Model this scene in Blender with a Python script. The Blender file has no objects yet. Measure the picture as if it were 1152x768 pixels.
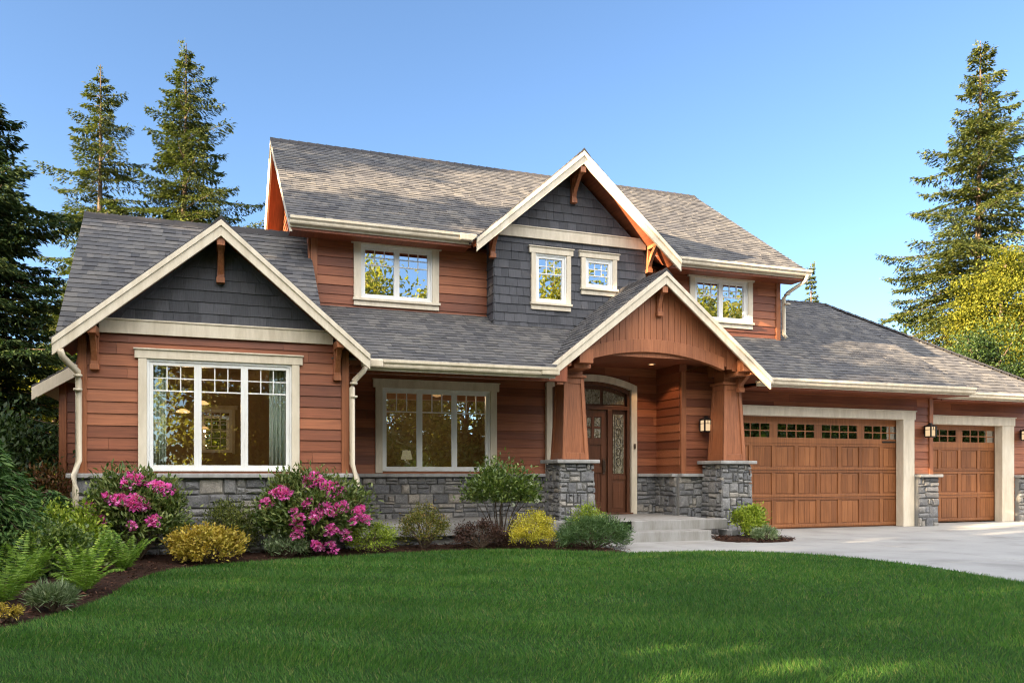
import bpy, math, random
import numpy as np
from mathutils import Vector
random.seed(7)
RNG = np.random.default_rng(11)
R = math.radians
sc = bpy.context.scene
COL = sc.collection

# ------------------------------------------------------------------ camera, sky, sun, exposure
cd = bpy.data.cameras.new('camera'); cam = bpy.data.objects.new('camera', cd); COL.objects.link(cam)
cam.location = (0, 0, 1.15); cam.rotation_euler = (R(90), 0, R(-20.3))
cd.sensor_width = 36; cd.lens = 28.75; cd.shift_y = 0.1293; cd.clip_end = 2000; cd.clip_start = 0.05
sc.camera = cam
FILL_CLOUD = 11.5
SUN_EL, SUN_AZ = 17.0, 11.0           # elevation; degrees in front of the facade line, from the left
w = bpy.data.worlds.new('World'); sc.world = w; w.use_nodes = True
nt = w.node_tree; nt.nodes.clear()
bg = nt.nodes.new('ShaderNodeBackground'); wo = nt.nodes.new('ShaderNodeOutputWorld')
sky = nt.nodes.new('ShaderNodeTexSky'); sky.sky_type = 'NISHITA'; sky.sun_disc = False
sky.sun_elevation = R(SUN_EL); sky.sun_rotation = math.atan2(-math.cos(R(SUN_AZ)), -math.sin(R(SUN_AZ)))
sky.air_density = 0.6; sky.dust_density = 0.6; sky.ozone_density = 1.2; sky.altitude = 0
bg.inputs['Strength'].default_value = 0.05
# added unseen cloud bank behind the camera, as fill light for the shaded front
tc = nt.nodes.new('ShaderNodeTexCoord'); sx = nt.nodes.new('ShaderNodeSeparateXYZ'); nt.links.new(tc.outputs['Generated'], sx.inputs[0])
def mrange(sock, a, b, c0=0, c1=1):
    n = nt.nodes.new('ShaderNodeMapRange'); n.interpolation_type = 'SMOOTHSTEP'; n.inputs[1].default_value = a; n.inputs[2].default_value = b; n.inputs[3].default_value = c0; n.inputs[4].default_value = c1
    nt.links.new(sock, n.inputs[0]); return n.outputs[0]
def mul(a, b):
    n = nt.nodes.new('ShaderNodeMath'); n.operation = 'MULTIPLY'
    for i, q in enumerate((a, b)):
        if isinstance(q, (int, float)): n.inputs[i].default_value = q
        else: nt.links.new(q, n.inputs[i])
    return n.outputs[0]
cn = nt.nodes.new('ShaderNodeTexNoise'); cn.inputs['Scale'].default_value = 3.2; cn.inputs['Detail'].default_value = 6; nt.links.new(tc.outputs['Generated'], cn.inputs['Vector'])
fill_mask = mul(mul(mrange(sx.outputs[1], .02, -.30), mrange(sx.outputs[2], .25, .36)), mrange(cn.outputs[0], .30, .55, .35, 1))
cc_ = nt.nodes.new('ShaderNodeMix'); cc_.data_type = 'RGBA'; cc_.inputs[7].default_value = (FILL_CLOUD * 1.0, FILL_CLOUD * .98, FILL_CLOUD * .95, 1)
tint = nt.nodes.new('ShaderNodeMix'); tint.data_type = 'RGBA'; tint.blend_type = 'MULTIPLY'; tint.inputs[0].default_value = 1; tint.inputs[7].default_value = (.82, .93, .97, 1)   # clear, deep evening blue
nt.links.new(sky.outputs[0], tint.inputs[6]); nt.links.new(fill_mask, cc_.inputs[0]); nt.links.new(tint.outputs[2], cc_.inputs[6]); nt.links.new(cc_.outputs[2], bg.inputs['Color']); nt.links.new(bg.outputs[0], wo.inputs[0])
sl = bpy.data.lights.new('sun', 'SUN'); sun = bpy.data.objects.new('sun', sl); COL.objects.link(sun)
sl.energy = 5.0; sl.angle = R(0.6); sl.color = (1.0, 0.77, 0.49)
sun.location = (-30, -5, 20)
tosun = Vector((-math.cos(R(SUN_AZ)) * math.cos(R(SUN_EL)), -math.sin(R(SUN_AZ)) * math.cos(R(SUN_EL)), math.sin(R(SUN_EL))))
sun.rotation_euler = tosun.to_track_quat('Z', 'Y').to_euler()
vs = sc.view_settings
sc.display_settings.display_device = 'sRGB'
vs.view_transform = 'Standard'; vs.look = 'None'; vs.gamma = 1.0; vs.use_curve_mapping = False
vs.exposure = 3.1
sc.cycles.max_bounces = 7; sc.cycles.transparent_max_bounces = 12
sc.cycles.use_denoising = True; sc.cycles.filter_width = 1.15
sc.cycles.sample_clamp_indirect = 6

# ------------------------------------------------------------------ helpers
def tag(o, label=None, cat=None, group=None, kind=None):
    if label: o['label'] = label
    if cat: o['category'] = cat
    if group: o['group'] = group
    if kind: o['kind'] = kind
    return o

def empty(name, loc=(0, 0, 0), rz=0):
    o = bpy.data.objects.new(name, None); COL.objects.link(o)
    o.location = loc; o.rotation_euler = (0, 0, rz); o.empty_display_size = 0.2
    return o

def link(name, me, mats, parent=None, bevel=0, smooth=False):
    o = bpy.data.objects.new(name, me); COL.objects.link(o)
    if not isinstance(mats, (list, tuple)): mats = [mats]
    if len(me.materials) == 0:
        for m in mats: me.materials.append(m)
    if parent is not None: o.parent = parent
    if bevel:
        b = o.modifiers.new('bevel', 'BEVEL'); b.width = bevel; b.segments = 2; b.limit_method = 'ANGLE'; b.angle_limit = R(40)
    if smooth: me.polygons.foreach_set('use_smooth', [True] * len(me.polygons))
    return o

def copy_tree(o, parent=None):
    c = o.copy(); COL.objects.link(c)
    if parent is not None: c.parent = parent
    for ch in list(o.children): copy_tree(ch, c)
    return c

class MB:
    """collects faces for ONE mesh object"""
    def __init__(s): s.v = []; s.f = []
    def add(s, vs_, fs_):
        n = len(s.v); s.v += [tuple(p) for p in vs_]; s.f += [tuple(i + n for i in f) for f in fs_]
        return s
    def box(s, x0, x1, y0, y1, z0, z1):
        return s.add([(x0, y0, z0), (x1, y0, z0), (x1, y1, z0), (x0, y1, z0), (x0, y0, z1), (x1, y0, z1), (x1, y1, z1), (x0, y1, z1)],
                     [(0, 3, 2, 1), (4, 5, 6, 7), (0, 1, 5, 4), (1, 2, 6, 5), (2, 3, 7, 6), (3, 0, 4, 7)])
    def hexa(s, p):      # 8 points: bottom ring then top ring
        return s.add(p, [(0, 3, 2, 1), (4, 5, 6, 7), (0, 1, 5, 4), (1, 2, 6, 5), (2, 3, 7, 6), (3, 0, 4, 7)])
    def prism(s, poly, d):   # 3-D polygon swept along d
        n = len(poly); d = Vector(d)
        a = [Vector(p) for p in poly]; b = [p + d for p in a]
        return s.add(a + b, [tuple(range(n))[::-1], tuple(range(n, 2 * n))] + [(i, (i + 1) % n, n + (i + 1) % n, n + i) for i in range(n)])
    def tube(s, pts, r, n=8, r1=None, cap=True):
        pts = [Vector(p) for p in pts]; m = len(pts); base = len(s.v)
        up = Vector((0, 0, 1))
        for i, p in enumerate(pts):
            t = (pts[min(i + 1, m - 1)] - pts[max(i - 1, 0)]).normalized()
            a = t.cross(up if abs(t.z) < 0.95 else Vector((1, 0, 0))).normalized(); b = t.cross(a)
            rr = r if r1 is None else r + (r1 - r) * i / max(1, m - 1)
            for k in range(n):
                an = 2 * math.pi * k / n
                s.v.append(tuple(p + a * (math.cos(an) * rr) + b * (math.sin(an) * rr)))
        for i in range(m - 1):
            for k in range(n):
                s.f.append((base + i * n + k, base + i * n + (k + 1) % n, base + (i + 1) * n + (k + 1) % n, base + (i + 1) * n + k))
        if cap:
            s.f.append(tuple(base + k for k in range(n))[::-1]); s.f.append(tuple(base + (m - 1) * n + k for k in range(n)))
        return s
    def lathe(s, prof, c, n=20):
        base = len(s.v); m = len(prof)
        for r, z in prof:
            for k in range(n):
                a = 2 * math.pi * k / n; s.v.append((c[0] + r * math.cos(a), c[1] + r * math.sin(a), c[2] + z))
        for i in range(m - 1):
            for k in range(n): s.f.append((base + i * n + k, base + i * n + (k + 1) % n, base + (i + 1) * n + (k + 1) % n, base + (i + 1) * n + k))
        s.f.append(tuple(base + k for k in range(n))[::-1]); s.f.append(tuple(base + (m - 1) * n + k for k in range(n)))
        return s
    def mesh(s, name):
        me = bpy.data.meshes.new(name); me.from_pydata(s.v, [], s.f); me.update(); return me
    def build(s, name, mat, parent=None, bevel=0, smooth=False):
        return link(name, s.mesh(name), mat, parent, bevel, smooth)

def np_mesh(name, V, F):
    """V (n,3), F (m,k) numpy arrays"""
    me = bpy.data.meshes.new(name); k = F.shape[1]
    me.vertices.add(len(V)); me.vertices.foreach_set('co', np.ascontiguousarray(V, dtype=np.float32).ravel())
    me.loops.add(F.size); me.loops.foreach_set('vertex_index', np.ascontiguousarray(F, dtype=np.int32).ravel())
    me.polygons.add(len(F)); me.polygons.foreach_set('loop_start', np.arange(0, F.size, k, dtype=np.int32))
    me.polygons.foreach_set('loop_total', np.full(len(F), k, dtype=np.int32))
    me.update(calc_edges=True); me.validate(); return me

class Fr:
    """wall or roof frame: point = O + u U + v V + n N"""
    def __init__(s, O, U, V):
        s.O = Vector(O); s.U = Vector(U).normalized(); s.V = Vector(V).normalized(); s.N = s.U.cross(s.V)
    def __call__(s, u, v, n=0): return s.O + s.U * u + s.V * v + s.N * n
def front(Y): return Fr((0, Y, 0), (1, 0, 0), (0, 0, 1))         # u = X, v = Z, n towards the street
def leftf(X): return Fr((X, 0, 0), (0, -1, 0), (0, 0, 1))        # u = -Y
def rightf(X): return Fr((X, 0, 0), (0, 1, 0), (0, 0, 1))        # u = Y

def urange(poly, v):
    us = []
    n = len(poly)
    for i in range(n):
        (u0, v0), (u1, v1) = poly[i], poly[(i + 1) % n]
        if abs(v1 - v0) < 1e-9:
            if abs(v - v0) < 1e-6: us += [u0, u1]
        elif min(v0, v1) - 1e-6 <= v <= max(v0, v1) + 1e-6:
            us.append(u0 + (u1 - u0) * (v - v0) / (v1 - v0))
    return (min(us), max(us)) if us else None

def courses(mb, fr, poly, expo, wmin, wmax, h0, h1, openings=(), jit=0.0, gap=0.0, lap=0.012, hj=0.0, ends=False, seed=1):
    """lapped boards / shingles over a convex (u,v) polygon"""
    rnd = random.Random(seed)
    vmin = min(p[1] for p in poly); vmax = max(p[1] for p in poly); v = vmin
    while v < vmax - 1e-4:
        va, vb = v, min(v + expo, vmax); v += expo
        ra = urange(poly, va + 1e-4); rb = urange(poly, vb - 1e-4)
        if not ra or not rb: continue
        spans = [(min(ra[0], rb[0]), max(ra[1], rb[1]))]
        for (o0, o1, p0, p1) in openings:
            if p0 < vb - 0.005 and p1 > va + 0.005:
                ns = []
                for a, b in spans:
                    if o0 > a: ns.append((a, min(b, o0)))
                    if o1 < b: ns.append((max(a, o1), b))
                spans = [q for q in ns if q[1] - q[0] > 1e-3]
        for a, b in spans:
            u = a - rnd.random() * wmax * 0.5
            while u < b - 1e-4:
                wd = rnd.uniform(wmin, wmax); c0, c1 = max(u, a), min(u + wd, b); u += wd
                if c1 - c0 < 0.004: continue
                l0, r0 = max(c0 + gap / 2, ra[0]), min(c1 - gap / 2, ra[1]); l1, r1 = max(c0 + gap / 2, rb[0]), min(c1 - gap / 2, rb[1])
                if r0 - l0 <= 0.002 and r1 - l1 <= 0.002: continue
                if r0 < l0: l0 = r0 = (l0 + r0) / 2 if abs(l0 - r0) < 1e-3 else (l1 if ra[0] > l0 - 1 and c1 <= ra[0] else min(max(l0, ra[0]), ra[1]))
                if r1 < l1: l1 = r1 = min(max((l1 + r1) / 2, rb[0]), rb[1])
                dv = rnd.uniform(-jit, 0) if jit else 0; hh = h0 + rnd.uniform(-hj, hj)
                P = [fr(l0, va + dv, 0), fr(r0, va + dv, 0), fr(r0, va + dv, hh), fr(l0, va + dv, hh), fr(r1, vb + lap, h1), fr(l1, vb + lap, h1)]
                F = [(0, 1, 2, 3), (3, 2, 4, 5)]
                if ends:
                    P += [fr(r1, vb + lap, 0), fr(l1, vb + lap, 0)]; F += [(0, 3, 5, 7), (1, 6, 4, 2)]
                mb.add(P, F)

def slab(mb, fr, u0, u1, v0, v1, t, openings=()):
    """wall slab (outer face at n=0, thickness t inward) with rectangular holes"""
    us = sorted({u0, u1, *[max(u0, min(u1, o[k])) for o in openings for k in (0, 1)]})
    vz = sorted({v0, v1, *[max(v0, min(v1, o[k])) for o in openings for k in (2, 3)]})
    for i in range(len(us) - 1):
        for j in range(len(vz) - 1):
            a, b, c_, d = us[i], us[i + 1], vz[j], vz[j + 1]
            cu, cv = (a + b) / 2, (c_ + d) / 2
            if any(o[0] < cu < o[1] and o[2] < cv < o[3] for o in openings): continue
            mb.hexa([fr(a, c_, 0), fr(b, c_, 0), fr(b, c_, -t), fr(a, c_, -t), fr(a, d, 0), fr(b, d, 0), fr(b, d, -t), fr(a, d, -t)])

def fbox(mb, fr, u0, u1, v0, v1, n0, n1):
    mb.hexa([fr(u0, v0, n0), fr(u1, v0, n0), fr(u1, v0, n1), fr(u0, v0, n1), fr(u0, v1, n0), fr(u1, v1, n0), fr(u1, v1, n1), fr(u0, v1, n1)][0:4][::-1] +
            [fr(u0, v1, n0), fr(u1, v1, n0), fr(u1, v1, n1), fr(u0, v1, n1)][::-1])

def stones(mb, P, u0, u1, v0, v1, seed=1, bh=(0.16, 0.30), bw=(0.11, 0.34), gap=0.012, dep=(0.02, 0.05)):
    rnd = random.Random(seed)
    def stone(a, b, c_, d):
        g = gap / 2; j = lambda q: rnd.uniform(-q, q)
        a += g; b -= g; c_ += g; d -= g
        if b - a < 0.03 or d - c_ < 0.03: return
        h = rnd.uniform(*dep); s_ = min(0.02, 0.2 * min(b - a, d - c_)); q = min(0.012, 0.1 * (b - a))
        back = [P(a, c_, 0), P(b, c_, 0), P(b, d, 0), P(a, d, 0)]
        mid = [P(a + abs(j(q)), c_ + abs(j(q)), h * .6), P(b - abs(j(q)), c_ + abs(j(q)), h * .6), P(b - abs(j(q)), d - abs(j(q)), h * .6), P(a + abs(j(q)), d - abs(j(q)), h * .6)]
        fr_ = [P(a + s_ + j(q), c_ + s_ + j(q), h + j(.006)), P(b - s_ + j(q), c_ + s_ + j(q), h + j(.006)), P(b - s_ + j(q), d - s_ + j(q), h + j(.006)), P(a + s_ + j(q), d - s_ + j(q), h + j(.006))]
        cc = P((a + b) / 2 + j(.2) * (b - a), (c_ + d) / 2 + j(.2) * (d - c_), h + rnd.uniform(0, .016))
        F = []
        for o in (0, 4):
            for k in range(4): F.append((o + k, o + (k + 1) % 4, o + 4 + (k + 1) % 4, o + 4 + k))
        for k in range(4): F.append((8 + k, 8 + (k + 1) % 4, 12))
        mb.add(back + mid + fr_ + [cc], F)
    v = v0
    while v < v1 - 1e-3:
        h = rnd.uniform(*bh)
        if v1 - v - h < bh[0] * 0.6: h = v1 - v
        u = u0
        while u < u1 - 1e-3:
            wd = rnd.uniform(*bw)
            if u1 - u - wd < bw[0] * 0.7: wd = u1 - u
            k = rnd.random(); m = rnd.uniform(.35, .65)
            if wd > bw[1] * 1.2: wd = wd / 2
            if k < .2 and h < .34: stone(u, u + wd, v, v + h)
            elif k < .72:
                stone(u, u + wd, v, v + h * m)
                if wd > .3 and rnd.random() < .5:
                    q = rnd.uniform(.35, .65); stone(u, u + wd * q, v + h * m, v + h); stone(u + wd * q, u + wd, v + h * m, v + h)
                else: stone(u, u + wd, v + h * m, v + h)
            else:
                m2 = m * .55; stone(u, u + wd, v, v + h * m2)
                q = rnd.uniform(.35, .65); stone(u, u + wd * q, v + h * m2, v + h); stone(u + wd * q, u + wd, v + h * m2, v + h * .8); stone(u + wd * q, u + wd, v + h * .8, v + h)
            u += wd
        v += h

# ------------------------------------------------------------------ materials
def newmat(name):
    m = bpy.data.materials.new(name); m.use_nodes = True; t = m.node_tree; t.nodes.clear()
    return m, t, t.nodes.new('ShaderNodeOutputMaterial')
def N(t, k, **kw):
    n = t.nodes.new(k)
    for a, b in kw.items():
        if a in n.inputs: n.inputs[a].default_value = b
        else: setattr(n, a, b)
    return n
def ramp(t, fac, stops):
    r = t.nodes.new('ShaderNodeValToRGB'); t.links.new(fac, r.inputs[0])
    while len(r.color_ramp.elements) < len(stops): r.color_ramp.elements.new(0.5)
    for e, (p, c_) in zip(r.color_ramp.elements, stops): e.position = p; e.color = (*c_, 1)
    return r.outputs[0]
def mix(t, a, b, fac, mode='MIX'):
    n = t.nodes.new('ShaderNodeMix'); n.data_type = 'RGBA'; n.blend_type = mode
    for sock, v in ((n.inputs[0], fac), (n.inputs[6], a), (n.inputs[7], b)):
        if hasattr(v, 'is_output') or isinstance(v, bpy.types.NodeSocket): t.links.new(v, sock)
        elif isinstance(v, (tuple, list)): sock.default_value = (*v, 1)
        else: sock.default_value = v
    return n.outputs[2]
def coord(t, scale=(1, 1, 1)):
    g = N(t, 'ShaderNodeNewGeometry'); mp = N(t, 'ShaderNodeMapping'); mp.inputs['Scale'].default_value = scale
    t.links.new(g.outputs['Position'], mp.inputs['Vector']); return mp.outputs[0]
def noise(t, sc_=5, det=4, vec=None, rough=0.55, out=0):
    n = N(t, 'ShaderNodeTexNoise'); n.inputs['Scale'].default_value = sc_; n.inputs['Detail'].default_value = det; n.inputs['Roughness'].default_value = rough
    if vec is not None: t.links.new(vec, n.inputs['Vector'])
    return n.outputs[out]
def island(t):
    return N(t, 'ShaderNodeNewGeometry').outputs['Random Per Island']
def principled(t, out, col, rough=0.6, bump=None, bstr=0.3, bdist=0.01, spec=0.4):
    p = t.nodes.new('ShaderNodeBsdfPrincipled')
    if isinstance(col, bpy.types.NodeSocket): t.links.new(col, p.inputs['Base Color'])
    else: p.inputs['Base Color'].default_value = (*col, 1)
    if isinstance(rough, bpy.types.NodeSocket): t.links.new(rough, p.inputs['Roughness'])
    else: p.inputs['Roughness'].default_value = rough
    p.inputs['Specular IOR Level'].default_value = spec
    if bump is not None:
        b = t.nodes.new('ShaderNodeBump'); b.inputs['Strength'].default_value = bstr; b.inputs['Distance'].default_value = bdist
        t.links.new(bump, b.inputs['Height']); t.links.new(b.outputs[0], p.inputs['Normal'])
    t.links.new(p.outputs[0], out.inputs[0]); return p

M = {}
def wood(name, dark, mid, light, grain=(2, 60, 60), rough=0.5):
    m, t, o = newmat(name)
    c_ = coord(t, grain); n1 = noise(t, 1.0, 6, c_, 0.65)
    isl = ramp(t, island(t), [(0, dark), (.5, mid), (1, light)])
    g = ramp(t, n1, [(.3, (.55, .5, .48)), (.62, (1.15, 1.12, 1.1))])
    big = ramp(t, noise(t, 1.3, 3, coord(t, (1, 1, 1))), [(.3, (.82, .82, .82)), (.7, (1.12, 1.12, 1.12))])
    col = mix(t, mix(t, isl, g, .8, 'MULTIPLY'), big, 1.0, 'MULTIPLY')
    principled(t, o, col, rough, n1, .25, .004, .35); M[name] = m; return m
wood('cedar_siding', (.160, .049, .023), (.258, .083, .036), (.36, .128, .056), (1.5, 40, 55), .5)
wood('cedar_trim', (.29, .105, .045), (.325, .12, .052), (.37, .14, .062), (50, 50, 2.0), .45)
wood('cedar_door', (.22, .084, .032), (.27, .105, .039), (.33, .132, .05), (55, 55, 1.6), .38)
wood('soffit_wood', (.22, .065, .03), (.25, .075, .034), (.28, .085, .038), (40, 2, 2), .5)
wood('entry_wood', (.10, .04, .02), (.115, .045, .022), (.13, .052, .026), (55, 55, 1.6), .35)

def paint(name, col, rough=.45, dirt=.12, bs=.08):
    m, t, o = newmat(name)
    n1 = noise(t, 3.5, 7, coord(t, (2.2, 2.2, .45)), .7); n2 = noise(t, 60, 3, coord(t))
    d = ramp(t, n1, [(.35, tuple(x * (1 - dirt) * k for x, k in zip(col, (1, .97, .92)))), (.62, col)])
    principled(t, o, d, rough, n2, bs, .003, .4); M[name] = m; return m
paint('cream_trim', (.70, .615, .485), .5, .2); paint('white_frame', (.78, .78, .765), .35, .08); paint('gutter_cream', (.66, .57, .435), .4, .22)
paint('cap_stone', (.36, .35, .34), .8, .35, .4); paint('black_metal', (.018, .016, .015), .4, .3, .1); paint('bronze', (.07, .045, .03), .35)
paint('interior_tan', (.40, .28, .165), .8); paint('dark_furniture', (.04, .024, .016), .5); paint('interior_floor', (.2, .12, .07), .5)
paint('flashing', (.05, .045, .045), .5)

# grey shingles
m, t, o = newmat('grey_shingle'); M['grey_shingle'] = m
isl = ramp(t, island(t), [(0, (.056, .057, .066)), (.5, (.072, .073, .084)), (1, (.092, .092, .104))])
n1 = noise(t, 1, 5, coord(t, (60, 60, 4)), .6)
principled(t, o, mix(t, isl, ramp(t, n1, [(.3, (.75, .75, .75)), (.7, (1.15, 1.15, 1.15))]), 1, 'MULTIPLY'), .65, n1, .35, .004, .3)
# roof
m, t, o = newmat('asphalt_shingle'); M['asphalt_shingle'] = m
isl = ramp(t, island(t), [(0, (.070, .069, .073)), (.3, (.098, .096, .099)), (.6, (.118, .114, .113)), (.85, (.146, .138, .131)), (1, (.086, .085, .089))])
n1 = noise(t, 140, 3, coord(t), .7); n2 = noise(t, 1.1, 4, coord(t), .6)
cg = mix(t, isl, ramp(t, n1, [(.3, (.7, .7, .72)), (.7, (1.28, 1.27, 1.25))]), 1, 'MULTIPLY')
cg = mix(t, cg, ramp(t, n2, [(.35, (.85, .86, .9)), (.65, (1.1, 1.08, 1.04))]), 1, 'MULTIPLY')
principled(t, o, cg, .85, n1, .5, .004, .25)
m, t, o = newmat('ridge_shingle'); M['ridge_shingle'] = m
n1 = noise(t, 140, 3, coord(t), .7)
principled(t, o, mix(t, (.045, .042, .043), ramp(t, n1, [(.3, (.7, .7, .72)), (.7, (1.28, 1.27, 1.25))]), 1, 'MULTIPLY'), .85, n1, .5, .004, .25)
# stone
m, t, o = newmat('ledge_stone'); M['ledge_stone'] = m
isl = ramp(t, island(t), [(0, (.14, .14, .145)), (.25, (.20, .20, .205)), (.5, (.245, .238, .228)), (.72, (.185, .187, .198)), (.9, (.29, .272, .245)), (1, (.34, .305, .262))])
n1 = noise(t, 9, 8, coord(t), .68); n2 = noise(t, 45, 5, coord(t), .7)
cg = mix(t, isl, ramp(t, n1, [(.3, (.6, .6, .62)), (.7, (1.3, 1.27, 1.22))]), 1, 'MULTIPLY')
cg = mix(t, cg, ramp(t, n2, [(.35, (.72, .72, .72)), (.65, (1.2, 1.2, 1.2))]), 1, 'MULTIPLY')
principled(t, o, cg, .85, mix(t, n1, n2, .45), .9, .02, .3)
paint('mortar', (.25, .243, .232), .95, .3, .5)
# concrete
m, t, o = newmat('concrete'); M['concrete'] = m
n1 = noise(t, .9, 6, coord(t), .6); n2 = noise(t, 160, 2, coord(t), .6)
cg = mix(t, ramp(t, n1, [(.28, (.24, .228, .212)), (.5, (.35, .337, .318)), (.75, (.40, .387, .365))]), ramp(t, n2, [(.3, (.86, .86, .86)), (.7, (1.1, 1.1, 1.1))]), 1, 'MULTIPLY')
principled(t, o, cg, .8, n2, .25, .003, .3)
paint('step_concrete', (.30, .29, .275), .8, .3, .4)
# asphalt road, soil
m, t, o = newmat('asphalt_road'); M['asphalt_road'] = m
principled(t, o, ramp(t, noise(t, 90, 3, coord(t)), [(.3, (.035, .035, .037)), (.7, (.065, .063, .06))]), .9)
m, t, o = newmat('mulch'); M['mulch'] = m
n1 = noise(t, 26, 7, coord(t, (1, 1.7, 1)), .75)
principled(t, o, ramp(t, n1, [(.3, (.012, .006, .004)), (.55, (.05, .022, .013)), (.75, (.10, .045, .026))]), .95, n1, 1, .04, .2)
m, t, o = newmat('mulch_chip'); M['mulch_chip'] = m
principled(t, o, ramp(t, island(t), [(0, (.018, .009, .006)), (.6, (.06, .026, .016)), (1, (.15, .07, .042))]), .9, None, spec=.2)
m, t, o = newmat('soil_lawn'); M['soil_lawn'] = m
n1 = noise(t, 40, 5, coord(t), .7)
principled(t, o, ramp(t, n1, [(.3, (.012, .032, .006)), (.7, (.03, .07, .014))]), .95, n1, .6, .02, .1)
m, t, o = newmat('forest_floor'); M['forest_floor'] = m
n1 = noise(t, 2, 6, coord(t), .7)
principled(t, o, ramp(t, n1, [(.3, (.018, .03, .01)), (.7, (.05, .065, .02))]), .95, n1, .6, .1, .1)

def leafmat(name, stops, trans=.35, rough=.5, patch=None, spec=.3):
    m, t, o = newmat(name)
    col = ramp(t, island(t), stops)
    if patch: col = mix(t, col, ramp(t, noise(t, patch, 3, coord(t)), [(.3, (.72, .76, .7)), (.7, (1.22, 1.18, 1.1))]), 1, 'MULTIPLY')
    p = t.nodes.new('ShaderNodeBsdfPrincipled'); t.links.new(col, p.inputs['Base Color']); p.inputs['Roughness'].default_value = rough; p.inputs['Specular IOR Level'].default_value = spec
    tr = t.nodes.new('ShaderNodeBsdfTranslucent'); t.links.new(mix(t, col, (1.1, 1.25, .6), 1, 'MULTIPLY'), tr.inputs[0])
    ms = t.nodes.new('ShaderNodeMixShader'); ms.inputs[0].default_value = trans
    t.links.new(p.outputs[0], ms.inputs[1]); t.links.new(tr.outputs[0], ms.inputs[2]); t.links.new(ms.outputs[0], o.inputs[0])
    M[name] = m; return m
leafmat('grass', [(0, (.028, .085, .013)), (.45, (.052, .148, .022)), (.8, (.085, .195, .035)), (.93, (.15, .21, .055)), (1, (.26, .24, .10))], .42, .5, .55)
_t = M['grass'].node_tree
for _n in _t.nodes:
    if _n.type == 'VALTORGB' and len(_n.color_ramp.elements) == 2: _n.color_ramp.elements[0].color = (.80, .86, .80, 1); _n.color_ramp.elements[1].color = (1.42, 1.32, 1.2, 1)
leafmat('fir_needles', [(0, (.03, .045, .012)), (.5, (.066, .082, .02)), (1, (.115, .12, .033))], .25, .7, .35, .12)
leafmat('dark_fir_needles', [(0, (.012, .028, .012)), (.6, (.028, .05, .018)), (1, (.06, .08, .026))], .2, .7, .5, .12)
leafmat('maple_yellow_leaf', [(0, (.07, .085, .012)), (.5, (.125, .13, .015)), (1, (.20, .19, .024))], .4, .6, .7, .15)
leafmat('evergreen_leaf', [(0, (.015, .035, .010)), (.5, (.03, .055, .014)), (1, (.055, .085, .02))], .25, .45, 1.0)
leafmat('street_leaf', [(0, (.10, .11, .022)), (.5, (.18, .172, .036)), (1, (.27, .235, .06))], .62, .5, .5)
leafmat('rhodo_leaf', [(0, (.06, .10, .026)), (.5, (.12, .165, .045)), (1, (.23, .25, .085))], .25, .4, 4)
leafmat('magenta_petal', [(0, (.74, .07, .42)), (.5, (.86, .16, .58)), (1, (.92, .36, .72))], .35, .5)
leafmat('white_petal', [(0, (.7, .7, .62)), (1, (.8, .8, .75))], .3, .5)
leafmat('gold_leaf', [(0, (.34, .28, .03)), (.5, (.60, .50, .05)), (1, (.74, .66, .12))], .3, .5, 4)
leafmat('ochre_leaf', [(0, (.24, .16, .024)), (.5, (.44, .31, .045)), (1, (.58, .46, .10))], .3, .5, 5)
leafmat('lime_leaf', [(0, (.13, .19, .02)), (.5, (.24, .32, .032)), (1, (.42, .46, .07))], .3, .5, 4)
leafmat('olive_leaf', [(0, (.08, .09, .02)), (.5, (.16, .165, .035)), (.8, (.22, .20, .045)), (1, (.34, .20, .07))], .3, .5, 4)
leafmat('purple_leaf', [(0, (.035, .02, .018)), (.5, (.075, .035, .03)), (1, (.14, .075, .055))], .25, .5, 4)
leafmat('box_leaf', [(0, (.05, .07, .016)), (.5, (.10, .12, .028)), (1, (.21, .22, .055))], .3, .5, 4)
leafmat('camellia_leaf', [(0, (.05, .09, .018)), (.5, (.10, .15, .03)), (1, (.22, .27, .07))], .3, .35, 4, .5)
leafmat('juniper_leaf', [(0, (.05, .10, .035)), (.5, (.09, .16, .06)), (1, (.15, .23, .09))], .25, .55, 4)
leafmat('fern_leaf', [(0, (.10, .19, .025)), (.5, (.18, .29, .04)), (1, (.27, .38, .07))], .4, .5, 2)
leafmat('hosta_leaf', [(0, (.08, .13, .05)), (.5, (.17, .23, .11)), (1, (.34, .38, .24))], .3, .5)
leafmat('red_leaf', [(0, (.08, .04, .015)), (.5, (.16, .06, .022)), (1, (.09, .09, .02))], .3, .5)
leafmat('feather_leaf', [(0, (.035, .08, .022)), (.5, (.065, .13, .036)), (1, (.12, .19, .055))], .25, .55, 3)
leafmat('curtain_cloth', [(0, (.68, .76, .70)), (1, (.70, .78, .72))], .12, .8)
m, t, o = newmat('bark'); M['bark'] = m
n1 = noise(t, 6, 6, coord(t, (6, 6, .8)), .7)
principled(t, o, ramp(t, n1, [(.3, (.05, .034, .024)), (.7, (.16, .115, .08))]), .95, n1, .9, .03, .2)

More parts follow.
